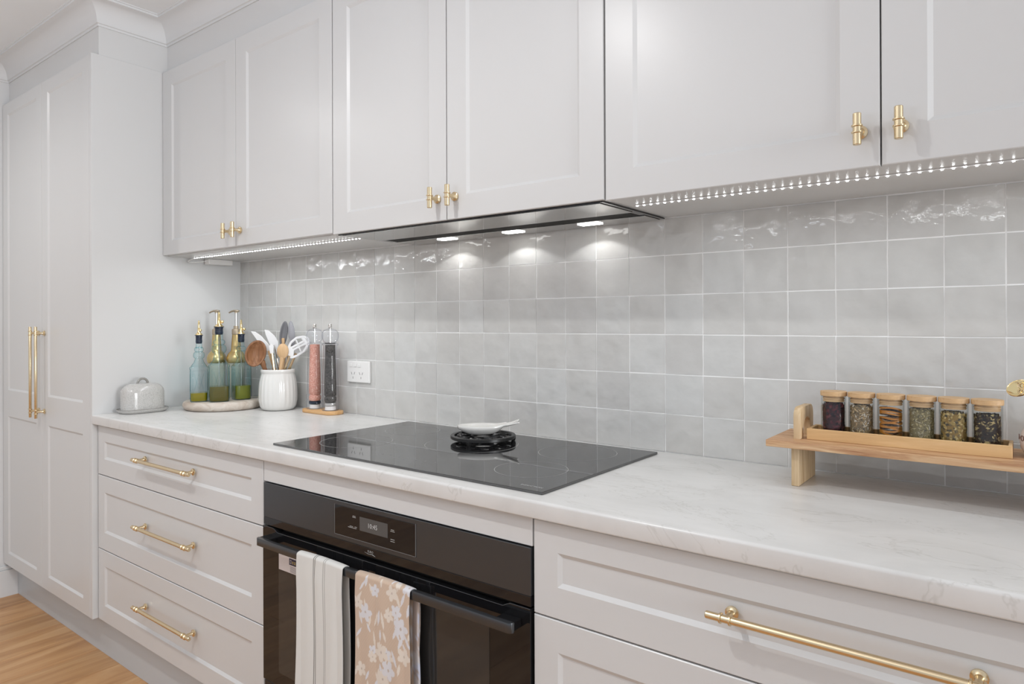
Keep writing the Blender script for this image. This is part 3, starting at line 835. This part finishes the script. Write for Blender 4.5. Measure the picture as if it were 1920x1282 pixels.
def oil_bottle(name, label, loc, rot, hw, body, bulges, neck, stop, spout, oilz, oilm, handle):
    r = root(name, label, 'bottle', (*loc, ZB), rot, 'aqua oil bottles on the round board')
    # bulges: list (z, r); neck: (r, ztop)
    sh = body
    out = [(0, 0, 5), (hw*.93, 0, 5), (hw, .004, 6), (hw, sh-.012, 6), (hw*1.05, sh-.009, 6), (hw*1.05, sh-.002, 6), (hw*.95, sh, 5), (hw*.80, sh+.008, 3.5), (hw*.60, sh+.016, 2.4)]
    for (z, rr, dz) in bulges:
        out += [(rr*.66, z-dz, 2), (rr*.88, z-dz*.72, 2), (rr*.98, z-dz*.35, 2), (rr, z, 2), (rr*.98, z+dz*.35, 2), (rr*.88, z+dz*.72, 2), (rr*.66, z+dz*.98, 2)]
    out += [(neck[0], neck[1]-.030, 2), (neck[0]*.95, neck[1]-.006, 2), (neck[0]*1.08, neck[1]-.004, 2), (neck[0]*1.08, neck[1], 2)]
    bm = B(); lathe(bm, [(a, b) for a, b, c in out], 48, exps=[c for a, b, c in out])
    # raised diamonds on the flat sides
    g = link('glass_body', bm, M['aqua'], r, world=False, smooth=True, ang=50)
    bm = B()
    for q in range(4):
        ra = Matrix.Rotation(PI/2*q, 3, 'Z'); s = hw*1.0
        for (za, zb_) in ((sh*.30, sh*.80),):
            zm = (za+zb_)/2
            for pts in ([(-hw*.55, za), (0, zb_), (hw*.55, za)], [(-hw*.55, zb_), (0, za), (hw*.55, zb_)], [(-hw*.7, .012), (-hw*.7, sh*.88), (hw*.7, sh*.88), (hw*.7, .012), (-hw*.7, .012)]):
                tube(bm, [ra @ Vector((a, -s-.0002, b)) for a, b in pts], .0008, 5)
    link('relief', bm, M['aqua'], r, world=False)
    bm = B(); lathe(bm, [(0, .0035), (hw*.90, .0035), (hw*.94, .006), (hw*.94, oilz), (0, oilz)], 48, exps=[5, 5, 6, 6, 6])
    link('oil', bm, oilm, r, world=False, smooth=True, ang=50)
    zt = neck[1]; nr = neck[0]
    bm = B(); pf = [(0, zt-.012), (nr*.85, zt-.012)]
    for k in range(4): pf += [(nr*.95, zt-.009+k*.006), (nr*1.02, zt-.007+k*.006), (nr*1.02, zt-.006+k*.006)]
    pf += [(nr*1.02, stop-.003), (nr*1.28, stop-.002), (nr*1.28, stop), (0, stop)]
    lathe(bm, pf, 24); link('stopper', bm, M['rubber'], r, world=False, smooth=True)
    bm = B(); lathe(bm, [(0, stop), (nr*1.1, stop), (nr*1.02, stop+.004), (nr*.62, stop+.009), (nr*.45, stop+.012), (nr*.36, (stop+spout)/2), (nr*.30, spout-.010), (nr*.2, spout-.004), (0, spout-.002)], 20)
    link('pourer', bm, M['brassp'], r, world=False, smooth=True)
    bm = B(); tube(bm, [(0, 0, zt-.02), (0, 0, .02)], .0012, 6); link('pour_tube', bm, M['silver'], r, world=False)
    bm = B()
    cx = handle*.011
    tube(bm, [(0, -.002, stop+.017), (cx*.7, -.002, stop+.017)], .0022, 8)
    bmesh.ops.create_uvsphere(bm, u_segments=12, v_segments=8, radius=.0062, matrix=Matrix.Translation((cx, -.002, stop+.018)) @ Matrix.Diagonal((1, .7, 1, 1)))
    link('pourer_lever', bm, M['brassp'], r, world=False, smooth=True)
    return r
b1 = oil_bottle('oil_bottle', 'leftmost short aqua glass bottle with yellow oil low in it', (-2.4915, -.2855), YAW+.41, .031, .133, [(.177, .0205, .013), (.1985, .0165, .010)], (.0115, .233), .254, .313, .034, M['oil1'], .35)
b2 = oil_bottle('oil_bottle', 'tallest aqua glass bottle, dark oil, middle of the three', (-2.433, -.237), YAW+.41, .036, .142, [(.200, .0265, .017), (.226, .0215, .010)], (.0145, .267), .286, .345, .058, M['oil2'], 1)
b3 = oil_bottle('oil_bottle', 'right aqua glass bottle with greenish oil next to the utensil jar', (-2.428, -.1485), YAW+.71, .031, .133, [(.177, .0215, .014), (.199, .0175, .010)], (.0122, .236), .257, .316, .055, M['oil3'], 1)

def pump(label, loc, rot):
    r = root('pump_bottle', label, 'bottle', (*loc, ZB), rot, 'gold pump bottles behind the oil bottles')
    bm = B(); lathe(bm, [(0, .139), (.034, .139), (.035, .142), (.037, .150), (.0365, .160), (.033, .171), (.026, .181), (.0205, .186), (.0195, .192), (.0185, .205), (.0190, .207), (.0182, .209), (.0155, .252), (0, .252)], 40)
    link('gold_neck', bm, M['gold'], r, world=False, smooth=True, ang=50)
    bm = B(); lathe(bm, [(0, 0), (.031, 0), (.034, .003), (.034, .138), (0, .1385)], 40); link('lower_body', bm, M['pumpb'], r, world=False, smooth=True, ang=50)
    bm = B(); lathe(bm, [(0, .252), (.0150, .252), (.0165, .254), (.0165, .272), (.0150, .275), (.010, .277), (.0090, .288), (0, .288)], 24); link('collar', bm, M['bronze'], r, world=False, smooth=True)
    bm = B(); lathe(bm, [(0, .288), (.0045, .288), (.0042, .343), (0, .343)], 14); link('stem', bm, M['silver'], r, world=False, smooth=True)
    bm = B(); tube(bm, [(.0125, 0, .347), (.012, 0, .3475), (.003, 0, .349), (-.010, 0, .349), (-.020, 0, .346), (-.028, 0, .341), (-.0285, 0, .3405)], [.004, .0065, .0075, .0065, .0052, .0044, .003], 12, flat=.62, side=(0, 1, 0))
    lathe(bm, [(0, .340), (.006, .340), (.0065, .349), (0, .350)], 14)
    link('pump_head', bm, M['bronze'], r, world=False, smooth=True)
pump('gold pump bottle standing behind the tallest oil bottle', (-2.592, -.160), YAW)
pump('gold pump bottle behind the greenish oil bottle, nearer the tiles', (-2.534, -.108), YAW+.05)
bm = B(); lathe(bm, [(0, 0), (.026, 0), (.029, .003), (.031, .135), (.0295, .135), (.0275, .006), (0, .006)], 36)
k = link('clear_tumbler', bm, M['glass'], smooth=True, ang=50); k.location = (-2.440, -.066, ZB); tag(k, 'plain clear glass tumbler behind the greenish oil bottle', 'glass')

# ================================================================ utensil jar
CJ = (-2.268, -.090)
def ribs(a, z):
    return 1+.010*math.cos(24*a)*max(0, min(1, (z-.012)/.02))*max(0, min(1, (.135-z)/.012))
bm = B(); lathe(bm, [(0, 0), (.050, 0), (.060, .004), (.067, .016), (.0705, .036), (.071, .060), (.0700, .085), (.0675, .110), (.0640, .128), (.0615, .138), (.0612, .141), (.0635, .144), (.0640, .152), (.0625, .156), (.0585, .156), (.0575, .150), (.058, .14), (.062, .10), (.063, .03), (.05, .01), (0, .01)], 192, mod=ribs)
k = link('utensil_jar', bm, M['ceram'], smooth=True, ang=60); k.location = (*CJ, ZC+.0002); tag(k, 'ribbed white ceramic jar holding the cooking utensils', 'jar')

def utensil(name, label, cat='utensil'):
    return root(name, label, cat, (*CJ, ZC+.012), YAW)
# local frame: x right, y away, z up from the jar's inner floor
def head_plate(pts, th, y, lean=0, bev=.0012, tilt=0, holes=None):
    bm = B(); prism(bm, pts, -th/2, th/2, 'xz', bev)
    if tilt: bmesh.ops.rotate(bm, verts=bm.verts, cent=(sum(p[0] for p in pts)/len(pts), 0, sum(p[1] for p in pts)/len(pts)), matrix=Matrix.Rotation(tilt, 3, 'Z'))
    bmesh.ops.translate(bm, verts=bm.verts, vec=(0, y, 0)); return bm
def bowl(cx, cy, cz, a, b, depth, ang, rotz=0):
    """spoon bowl: shell dished towards the viewer; ang tilts in the picture plane"""
    bm = B(); n = 32; rings = []
    R = Matrix.Rotation(ang, 3, 'Y') @ Matrix.Rotation(0, 3, 'X'); RZ = Matrix.Rotation(rotz, 3, 'Z')
    for q in range(9):
        t = q/8
        if q == 0: rings.append([bm.verts.new(Vector((cx, cy, cz)) + RZ @ (R @ Vector((0, depth, 0))))]); continue
        rings.append([bm.verts.new(Vector((cx, cy, cz)) + RZ @ (R @ Vector((a*t*math.cos(2*PI*k/n), depth*(1-t**2.2), b*t*math.sin(2*PI*k/n))))) for k in range(n)])
    for i in range(8):
        A, Bq = rings[i], rings[i+1]
        for k in range(n):
            k2 = (k+1) % n
            if i == 0: bm.faces.new((A[0], Bq[k], Bq[k2]))
            else: bm.faces.new((A[k], Bq[k], Bq[k2], A[k2]))
    return bm
Z0 = -.012
u = utensil('wooden_ladle', 'dark walnut wooden spoon with a deep bowl leaning left in the jar', 'spoon')
bm = bowl(-.074, -.030, .205, .036, .050, .022, .30, .5); o = link('spoon_bowl', bm, M['walnut'], u, world=False, smooth=True); sm = o.modifiers.new('t', 'SOLIDIFY'); sm.thickness = .005; sm.offset = 0
bm = B(); tube(bm, [(-.058, -.012, .175), (-.050, -.008, .150), (-.026, -.014, .09), (.020, -.030, .012)], [.013, .0085, .007, .0065], 12, flat=.7, side=(1, 0, 0)); link('handle', bm, M['walnut'], u, world=False, smooth=True)
u = utensil('silicone_spatula', 'white silicone spatula leaning far left behind the walnut spoon', 'spatula')
bm = head_plate([(-.109, .289), (-.093, .288), (-.070, .272), (-.046, .245), (-.031, .222), (-.030, .208), (-.038, .204), (-.048, .213), (-.078, .246), (-.098, .274)], .006, .012); link('blade', bm, M['sil_w'], u, world=False)
bm = B(); tube(bm, [(-.040, .012, .213), (-.026, .010, .165), (.040, .010, .012)], [.0055, .005, .005], 10); link('handle', bm, M['beech'], u, world=False, smooth=True)
u = utensil('silicone_scraper', 'pale white scraper standing upright behind in the jar', 'spatula')
bm = head_plate([(-.060, .295), (-.046, .293), (-.022, .272), (-.008, .250), (-.004, .205), (-.012, .196), (-.026, .206), (-.040, .238), (-.056, .276)], .005, .024); link('blade', bm, M['sil_w'], u, world=False)
bm = B(); tube(bm, [(-.024, .022, .235), (-.014, .022, .19), (.022, .034, .012)], [.0045, .005, .005], 10); link('handle', bm, M['silver'], u, world=False, smooth=True)
u = utensil('gold_handled_whisk_spatula', 'slim gold-handled utensil in the middle of the jar', 'utensil'); u.name = 'gold_handled_spatula'
bm = B(); tube(bm, [(-.020, -.010, .205), (-.012, -.010, .14), (.010, -.008, .012)], [.0052, .0055, .005], 10); link('handle', bm, M['brass'], u, world=False, smooth=True)
bm = head_plate([(-.030, .235), (-.020, .243), (-.012, .232), (-.013, .205), (-.020, .200), (-.026, .206)], .005, -.012); link('blade', bm, M['sil_w'], u, world=False)
u = utensil('kitchen_tongs', 'tongs with two grey scalloped tips, tallest utensil in the jar', 'tongs')
for q, (cx, yy, ang, rz) in enumerate(((.012, .030, .13, .35), (.045, .026, -.10, -.35))):
    bm = bowl(cx, yy, .279, .0135 if q == 0 else .0150, .049, -.007 if q else .008, ang, rz); o = link('tip', bm, M['sil_g' if q == 0 else 'sil_g2'], u, world=False, smooth=True); sm = o.modifiers.new('t', 'SOLIDIFY'); sm.thickness = .004; sm.offset = 0
    bm = B(); tube(bm, [(cx+(-.002 if q == 0 else -.004), yy-.002, .262), (.014 if q == 0 else .026, yy-.004, .18), (-.012+.010*q, .030+.003*q, .012)], [.006, .005, .005], 10, flat=.35, side=(1, 0, 0)); link('arm', bm, M['beech'] if q == 0 else M['silver'], u, world=False, smooth=True)
u = utensil('beech_spoon', 'small pale beech wooden spoon at the front of the jar', 'spoon')
bm = bowl(.027, -.024, .213, .0215, .029, -.006, .05); o = link('spoon_bowl', bm, M['beech'], u, world=False, smooth=True); sm = o.modifiers.new('t', 'SOLIDIFY'); sm.thickness = .004; sm.offset = 0
bm = B(); tube(bm, [(.024, -.024, .190), (.018, -.028, .14), (-.010, -.038, .012)], [.008, .0055, .005], 10, flat=.7, side=(1, 0, 0)); link('handle', bm, M['beech'], u, world=False, smooth=True)
u = utensil('slotted_turner', 'white slotted turner leaning right in the jar with a gold handle', 'turner')
out = [(.046, .196), (.041, .212), (.056, .246), (.078, .264), (.104, .268), (.121, .262), (.126, .243), (.108, .214), (.082, .196), (.058, .188)]
bm = B()
# frame of bars between the slots
def strip(bm, pts, wdt, y=-.02, th=.004):
    for a, b in zip(pts, pts[1:]): 
        a, b = Vector((a[0], y, a[1])), Vector((b[0], y, b[1])); tube(bm, [a, b], wdt, 8, flat=th/wdt/2, side=(b-a).cross(Vector((0, 1, 0))).normalized())
strip(bm, out+[out[0]], .0045)
prism(bm, [(.046, .196), (.041, .212), (.052, .234), (.068, .216), (.066, .192)], -.0222, -.0178)
for t in (.30, .62):
    a = Vector((.052+.012*t, .234-.030*t)); b = Vector((.112+.012*t, .266-.034*t)); strip(bm, [a, b], .0042)
strip(bm, [(.100, .266), (.120, .236)], .006); strip(bm, [(.076, .256), (.096, .208)], .003)
link('head', bm, M['sil_w'], u, world=False, smooth=True)
bm = B(); tube(bm, [(.051, -.020, .196), (.034, -.017, .15), (-.034, -.015, .012)], [.0052, .0055, .005], 10); link('handle', bm, M['brass'], u, world=False, smooth=True)
u = utensil('silicone_spoon', 'white silicone spoon tucked behind the slotted turner in the jar', 'spoon')
bm = bowl(.092, -.002, .222, .019, .031, .006, .95); o = link('spoon_bowl', bm, M['sil_w'], u, world=False, smooth=True); sm = o.modifiers.new('t', 'SOLIDIFY'); sm.thickness = .003; sm.offset = 0
bm = B(); tube(bm, [(.070, -.004, .204), (.046, .000, .15), (-.032, .010, .012)], [.005, .005, .005], 10); link('handle', bm, M['brass'], u, world=False, smooth=True)

# ================================================================ salt and pepper mills on their stand
bm = B()
pts = []
hl, hw_, er = .093, .037, .030
for (cx, cy, a0) in ((hl-er, -hw_+er, -PI/2), (hl-er, hw_-er, 0), (-hl+er, hw_-er, PI/2), (-hl+er, -hw_+er, PI)):
    for k in range(8): a = a0+PI/2*k/7; pts.append((cx+er*math.cos(a), cy+er*math.sin(a)))
prism(bm, pts, 0, .013, 'xy', .0025)
k = link('mill_stand', bm, M['millw'], smooth=True, ang=40); k.location = (-2.043, -.052, ZC+.0002); tag(k, 'small oval wooden stand under the salt and pepper mills', 'stand')
def mill(label, x, fillm, capm, y=-.052):
    r = root('spice_mill', label, 'mill', (x, y, ZC+.0134), 0, 'clear mills on the wooden stand')
    bm = B(); lathe(bm, [(0, 0), (.029, 0), (.031, .002), (.031, .030), (.029, .034), (.031, .038), (.031, .052), (.028, .058), (.0285, .10), (.0265, .15), (.0245, .20), (.0245, .235), (.0285, .239), (.0285, .243), (.022, .247)], 40)
    link('clear_body', bm, M['acryl'], r, world=False, smooth=True, ang=50)
    bm = B(); lathe(bm, [(.019, .247), (.026, .254), (.0305, .266), (.031, .274), (.0285, .285), (.021, .294), (.010, .298), (0, .299)], 36)
    link('clear_head', bm, M['acryl'], r, world=False, smooth=True, ang=60)
    bm = B(); lathe(bm, [(0, .298), (.006, .298), (.0066, .300), (.0060, .303), (.0072, .306), (.0060, .309), (.0070, .312), (.006, .315), (0, .315)], 18)
    lathe(bm, [(0, .246), (.0018, .246), (.0018, .298), (0, .298)], 8); link('top_nut', bm, M['silver'], r, world=False, smooth=True)
    bm = B(); lathe(bm, [(0, .030), (.0195, .030), (.0215, .036), (.0215, .046), (.018, .052), (.0215, .056), (.0215, .09), (.020, .15), (.0185, .20), (.0180, .239), (0, .240)], 32)
    link('filling', bm, fillm, r, world=False, smooth=True, ang=60)
    bm = B(); lathe(bm, [(0, .018), (.021, .018), (.0215, .020), (.0215, .028), (0, .0285)], 28); link('grinder', bm, capm, r, world=False, smooth=True)
    bm = B(); lathe(bm, [(0, .002), (.020, .002), (.0185, .016), (0, .0165)], 28); link('base_cap', bm, M['white'], r, world=False, smooth=True)
    return r
mill('clear salt mill filled with pink salt, left on the wooden stand', -2.089, M['salt'], M['rubber'])
pm = mill('clear pepper mill filled with black peppercorns, right on the wooden stand', -1.997, M['pepper'], M['silver'])
bm = B(); lathe(bm, [(0, .243), (.0195, .243), (.0195, .2465), (0, .2465)], 24); link('dark_disc', bm, M['black'], pm, world=False)

# ================================================================ spice shelf, tray and jars
SX0, SX1, SY0, SY1, SZ0, SZ1 = -.391, .345, -.205, -.028, .9795, .9930
sh = root('spice_shelf', 'low acacia wooden shelf riser with looped end handles on the worktop', 'shelf', (-.023, -.115, ZC))
bm = B(); box(bm, SX0, SX1, SY0, SY1, SZ0, SZ1, .0012, 2); link('board', bm, M['acacia'], sh)
for xa in (-.348, .288):
    bm = B(); box(bm, xa, xa+.0145, -.180, -.050, ZC+.0003, SZ0-.0001, .001); link('leg', bm, M['acaciay'], sh)
    bm = B(); ya, yb_, zt_ = -.165, -.064, 1.0575; ro = .020; out = [(ya, SZ1+.0001)]
    for k in range(7): a = PI-PI/2*k/6; out.append((ya+ro+ro*math.cos(a), zt_-ro+ro*math.sin(a)))
    for k in range(7): a = PI/2-PI/2*k/6; out.append((yb_-ro+ro*math.cos(a), zt_-ro+ro*math.sin(a)))
    out.append((yb_, SZ1+.0001))
    # inner half-round opening, walked back from right to left
    cyy, rin, zi = (ya+yb_)/2, .0285, SZ1+.0001
    out += [(cyy+rin, zi)] + [(cyy+rin*math.cos(PI*k/12), zi+.012+rin*math.sin(PI*k/12)) for k in range(13)] + [(cyy-rin, zi)]
    prism(bm, out, xa, xa+.0145, 'yz', .0018); link('end_handle', bm, M['acaciay'], sh, smooth=True, ang=40)

ty = root('jar_tray', 'narrow light wooden tray holding six spice jars on the shelf', 'tray', (-.156, -.118, SZ1+.0002))
TX0, TX1, TY0, TY1, TZ0, TZ1 = -.3245, .0115, -.155, -.083, SZ1+.0002, SZ1+.0222
bm = B(); t = .006
box(bm, TX0+t, TX1-t, TY0+t, TY1-t, TZ0, TZ0+.003)
link('base', bm, M['trayw'], ty)
bm = B(); box(bm, TX0, TX1, TY0, TY0+t, TZ0, TZ1, .0006); link('front_rail', bm, M['trayw'], ty)
bm = B(); box(bm, TX0, TX1, TY1-t, TY1, TZ0, TZ1, .0006); link('back_rail', bm, M['trayw'], ty)
for a in (TX0, TX1-t):
    bm = B(); box(bm, a, a+t, TY0+t+.0001, TY1-t-.0001, TZ0, TZ1, .0006); link('end_rail', bm, M['trayw'], ty)

JZ = TZ0+.0033
def glass_jar(label, x):
    r = root('spice_jar', label, 'jar', (x, -.119, JZ), 0, 'wood-lidded glass jars in the tray')
    bm = B(); lathe(bm, [(0, 0), (.0222, 0), (.0235, .0015), (.0235, .0845), (.0222, .0845), (.0220, .003), (0, .003)], 40); link('glass_body', bm, M['glass'], r, world=False, smooth=True, ang=40)
    bm = B(); lathe(bm, [(0, .0850), (.0244, .0850), (.0248, .0854), (.0248, .0937), (.0245, .0941), (0, .0945)], 40); l = link('lid', bm, M['lidw'], r, world=False, smooth=True, ang=28)
    bm = B(); lathe(bm, [(0, .0735), (.0196, .0735), (.0200, .0742), (.0200, .0765), (.0190, .0772), (.0190, .0785), (.0206, .0790), (.0206, .0812), (.0190, .0818), (.0190, .0849), (0, .0849)], 36)
    link('plug', bm, M['lidw'], l, world=False, smooth=True, ang=30)
    return r
def flakes(name, label, x, cols, n, smin, smax, aspect, core, top, seed, curl=.3):
    rnd = random.Random(seed); bm = B(); mats = [mat(name+'_shade', c, .8, spec=.2) for c in cols]
    lathe(bm, [(0, .0036), (.0196, .0036), (.0200, .005), (.0200, top-.003), (.014, top-.001), (0, top)], 28)
    for f in bm.faces: f.material_index = 0
    for k in range(n):
        z = rnd.uniform(.006, top-.001)
        if rnd.random() < .2: rr = rnd.uniform(0, .0185); z = top-.001+rnd.uniform(0, .0012)
        else: rr = rnd.uniform(.0195, .0208)
        a = rnd.uniform(0, 2*PI); L_ = rnd.uniform(smin, smax); W_ = L_*rnd.uniform(*aspect)
        th = rnd.uniform(0, PI)
        e1 = Vector((-math.sin(a), math.cos(a), 0)); e2 = Vector((0, 0, 1)); nrm = Vector((math.cos(a), math.sin(a), 0))
        d = e1*math.cos(th)+e2*math.sin(th); w_ = -e1*math.sin(th)+e2*math.cos(th)
        c = nrm*rr+Vector((0, 0, z)); h = L_*.15*curl
        ps = [c-d*L_/2-nrm*h, c-w_*W_/2+nrm*.0003, c+d*L_/2-nrm*h, c+w_*W_/2+nrm*.0002]
        ps = [Vector((p.x, p.y, min(max(p.z, .004), top+.003))) for p in ps]
        ps = [p if math.hypot(p.x, p.y) < .0214 else Vector((p.x*.0214/math.hypot(p.x, p.y), p.y*.0214/math.hypot(p.x, p.y), p.z)) for p in ps]
        vs = [bm.verts.new(p) for p in ps]; up = bm.verts.new(sum(ps, Vector())/4+nrm*.0002)
        mi = rnd.randrange(1, len(mats))
        for q in range(4):
            f = bm.faces.new((vs[q], vs[(q+1) % 4], up)); f.material_index = mi
    o = link(name, bm, mats); o.location = (x, -.119, JZ); o['kind'] = 'stuff'; tag(o, label, cat='dried herbs'); return o
xs = [-.2815, -.2305, -.1790, -.1275, -.0765, -.0255]
labs = ['leftmost spice jar in the tray, full of dark purple petals', 'second spice jar from left, full of tan and grey herb stems', 'third spice jar in the tray, full of dried orange slices',
        'fourth spice jar from left, full of fine grey-green herb', 'fifth spice jar from left, full of yellow-tan flakes', 'rightmost spice jar in the tray, full of dark tea with yellow bits']
j0 = glass_jar(labs[0], xs[0])
for xx, lb in zip(xs[1:], labs[1:]):
    c = copy_tree(j0); c.location = (xx, -.119, JZ); c['label'] = lb
flakes('dried_petals', 'dark purple dried petals in the leftmost spice jar', xs[0], [(.045, .013, .018), (.035, .010, .014), (.09, .014, .022), (.012, .006, .010), (.022, .012, .02), (.12, .03, .035)], 560, .0055, .0105, (.4, .8), 0, .0700, 1)
flakes('dried_herb_stems', 'tan and grey dried stems in the second jar', xs[1], [(.20, .14, .075), (.42, .29, .15), (.22, .17, .10), (.58, .43, .24), (.10, .08, .055), (.55, .50, .42)], 1000, .004, .010, (.12, .35), 0, .0700, 2)
flakes('dried_green_herb', 'fine grey-green dried herb in the fourth jar', xs[3], [(.20, .165, .085), (.34, .28, .15), (.15, .12, .065), (.44, .37, .20), (.10, .09, .06), (.42, .38, .27)], 1300, .003, .0075, (.15, .4), 0, .0700, 4)
flakes('dried_yellow_flakes', 'yellow and tan dried flakes in the fifth jar', xs[4], [(.26, .16, .045), (.46, .33, .12), (.35, .24, .08), (.56, .43, .20), (.18, .13, .06), (.07, .06, .04)], 700, .0045, .009, (.45, .85), 0, .0670, 5)
flakes('tea_leaves', 'dark tea leaves with yellow bits in the rightmost jar', xs[5], [(.035, .022, .016), (.04, .025, .018), (.09, .06, .03), (.02, .016, .016), (.46, .35, .16), (.16, .13, .07), (.03, .03, .03)], 800, .004, .0095, (.2, .6), 0, .0665, 6)
# dried orange slices
M['rind'] = mat('orange_rind', (.45, .17, .015), .5); M['pulp'] = mat('orange_pulp', (.62, .45, .26), .6); M['pulpd'] = mat('orange_dark_pulp', (.17, .07, .03), .5)
rn = random.Random(5)
for k in range(12):
    bm = B(); ro = .0196; segs = 28; wv = rn.uniform(.001, .0025); p0 = rn.uniform(0, 6)
    def wz(a, rr): return wv*math.sin(2*a+p0)*(rr/ro)
    prev = None
    rr_ = [0, .004, .008, .012, .0155, ro]
    top = []; bot = []
    for q in rr_:
        if q == 0: top.append([bm.verts.new((0, 0, .0006))]); bot.append([bm.verts.new((0, 0, -.0006))]); continue
        top.append([bm.verts.new((q*math.cos(2*PI*i/segs), q*math.sin(2*PI*i/segs), wz(2*PI*i/segs, q)+.0015)) for i in range(segs)])
        bot.append([bm.verts.new((q*math.cos(2*PI*i/segs), q*math.sin(2*PI*i/segs), wz(2*PI*i/segs, q)-.0015)) for i in range(segs)])
    for lay, flip in ((top, 0), (bot, 1)):
        for q in range(len(rr_)-1):
            for i in range(segs):
                i2 = (i+1) % segs
                vs = (lay[q][0], lay[q+1][i], lay[q+1][i2]) if q == 0 else (lay[q][i], lay[q+1][i], lay[q+1][i2], lay[q][i2])
                f = bm.faces.new(vs[::-1] if flip else vs); f.material_index = 0 if q == 4 else (1 if (q == 3 or i % 4 == 0) else 2)
    for i in range(segs): f = bm.faces.new((top[-1][i], bot[-1][i], bot[-1][(i+1) % segs], top[-1][(i+1) % segs])); f.material_index = 0
    o = link('orange_slice', bm, [M['rind'], M['pulp'], M['pulpd']]); o.location = (xs[2], -.119, JZ+.0065+k*.0054)
    o.rotation_euler = (rn.uniform(-.12, .16), rn.uniform(-.16, .12), rn.uniform(0, 6)); tag(o, ('lowest', 'second lowest', 'third lowest', 'fourth lowest', 'fifth lowest', 'sixth lowest', 'sixth highest', 'fifth highest', 'fourth highest', 'third highest', 'second highest', 'topmost')[k]+' dried orange slice in the third jar', 'orange slice', 'dried orange slices in the third jar')

# ================================================================ vase with gold spoon at the frame's right edge
vx, vy = .0665, -.112
bm = B(); lathe(bm, [(0, 0), (.030, 0), (.038, .004), (.0445, .016), (.0462, .030), (.043, .044), (.0365, .056), (.0340, .064), (.0355, .072), (.0385, .079), (.0370, .079), (.033, .068), (.040, .040), (.042, .02), (.03, .005), (0, .005)], 48)
k = root('vase', 'blush ceramic vase with painted brown marks at the right end of shelf', 'vase', (vx, vy, SZ1+.0002))
link('body', bm, M['vase'], k, world=False, smooth=True, ang=60)
bm = B()
for q in range(14):
    a = 2*PI*q/14; R_ = Matrix.Rotation(a, 3, 'Z')
    tube(bm, [R_ @ Vector((.0463, .0045*math.cos(b), .034+.0045*math.sin(b))) for b in [2*PI*i/10 for i in range(11)]], .0007, 5)
M['brownp'] = mat('brown_paint', (.16, .06, .04), .4)
link('painted_rings', bm, M['brownp'], k, world=False)
sp = root('gold_spoon', 'polished gold spoon with an embossed round head leaning out of the vase', 'spoon', (vx, vy, SZ1+.008))
bm = B(); tube(bm, [(.012, .0, .0), (-.006, -.001, .045), (-.024, -.002, .082), (-.034, -.003, .100)], [.003, .003, .0028, .0035], 10); link('handle', bm, M['brassp'], sp, world=False, smooth=True)
bm = B(); n = 36
for (off) in (0,):
    bmesh.ops.create_uvsphere(bm, u_segments=28, v_segments=16, radius=1, matrix=Matrix.Translation((-.046, -.003, .112)) @ Matrix.Rotation(.35, 4, 'Z') @ Matrix.Rotation(-.35, 4, 'Y') @ Matrix.Diagonal((.020, .0028, .0145, 1)))
link('head', bm, M['brassp'], sp, world=False, smooth=True)
bm = B()
for (cx, cz, rr) in ((-.055, .109, .0065), (-.040, .117, .0068), (-.049, .1185, .004), (-.043, .106, .0045)):
    for r2 in (rr, rr*.55):
        tube(bm, [(cx+r2*math.cos(2*PI*i/14), -.0062-.0003, cz+r2*math.sin(2*PI*i/14)) for i in range(15)], .0006, 5)
link('embossing', bm, M['brass'], sp, world=False)
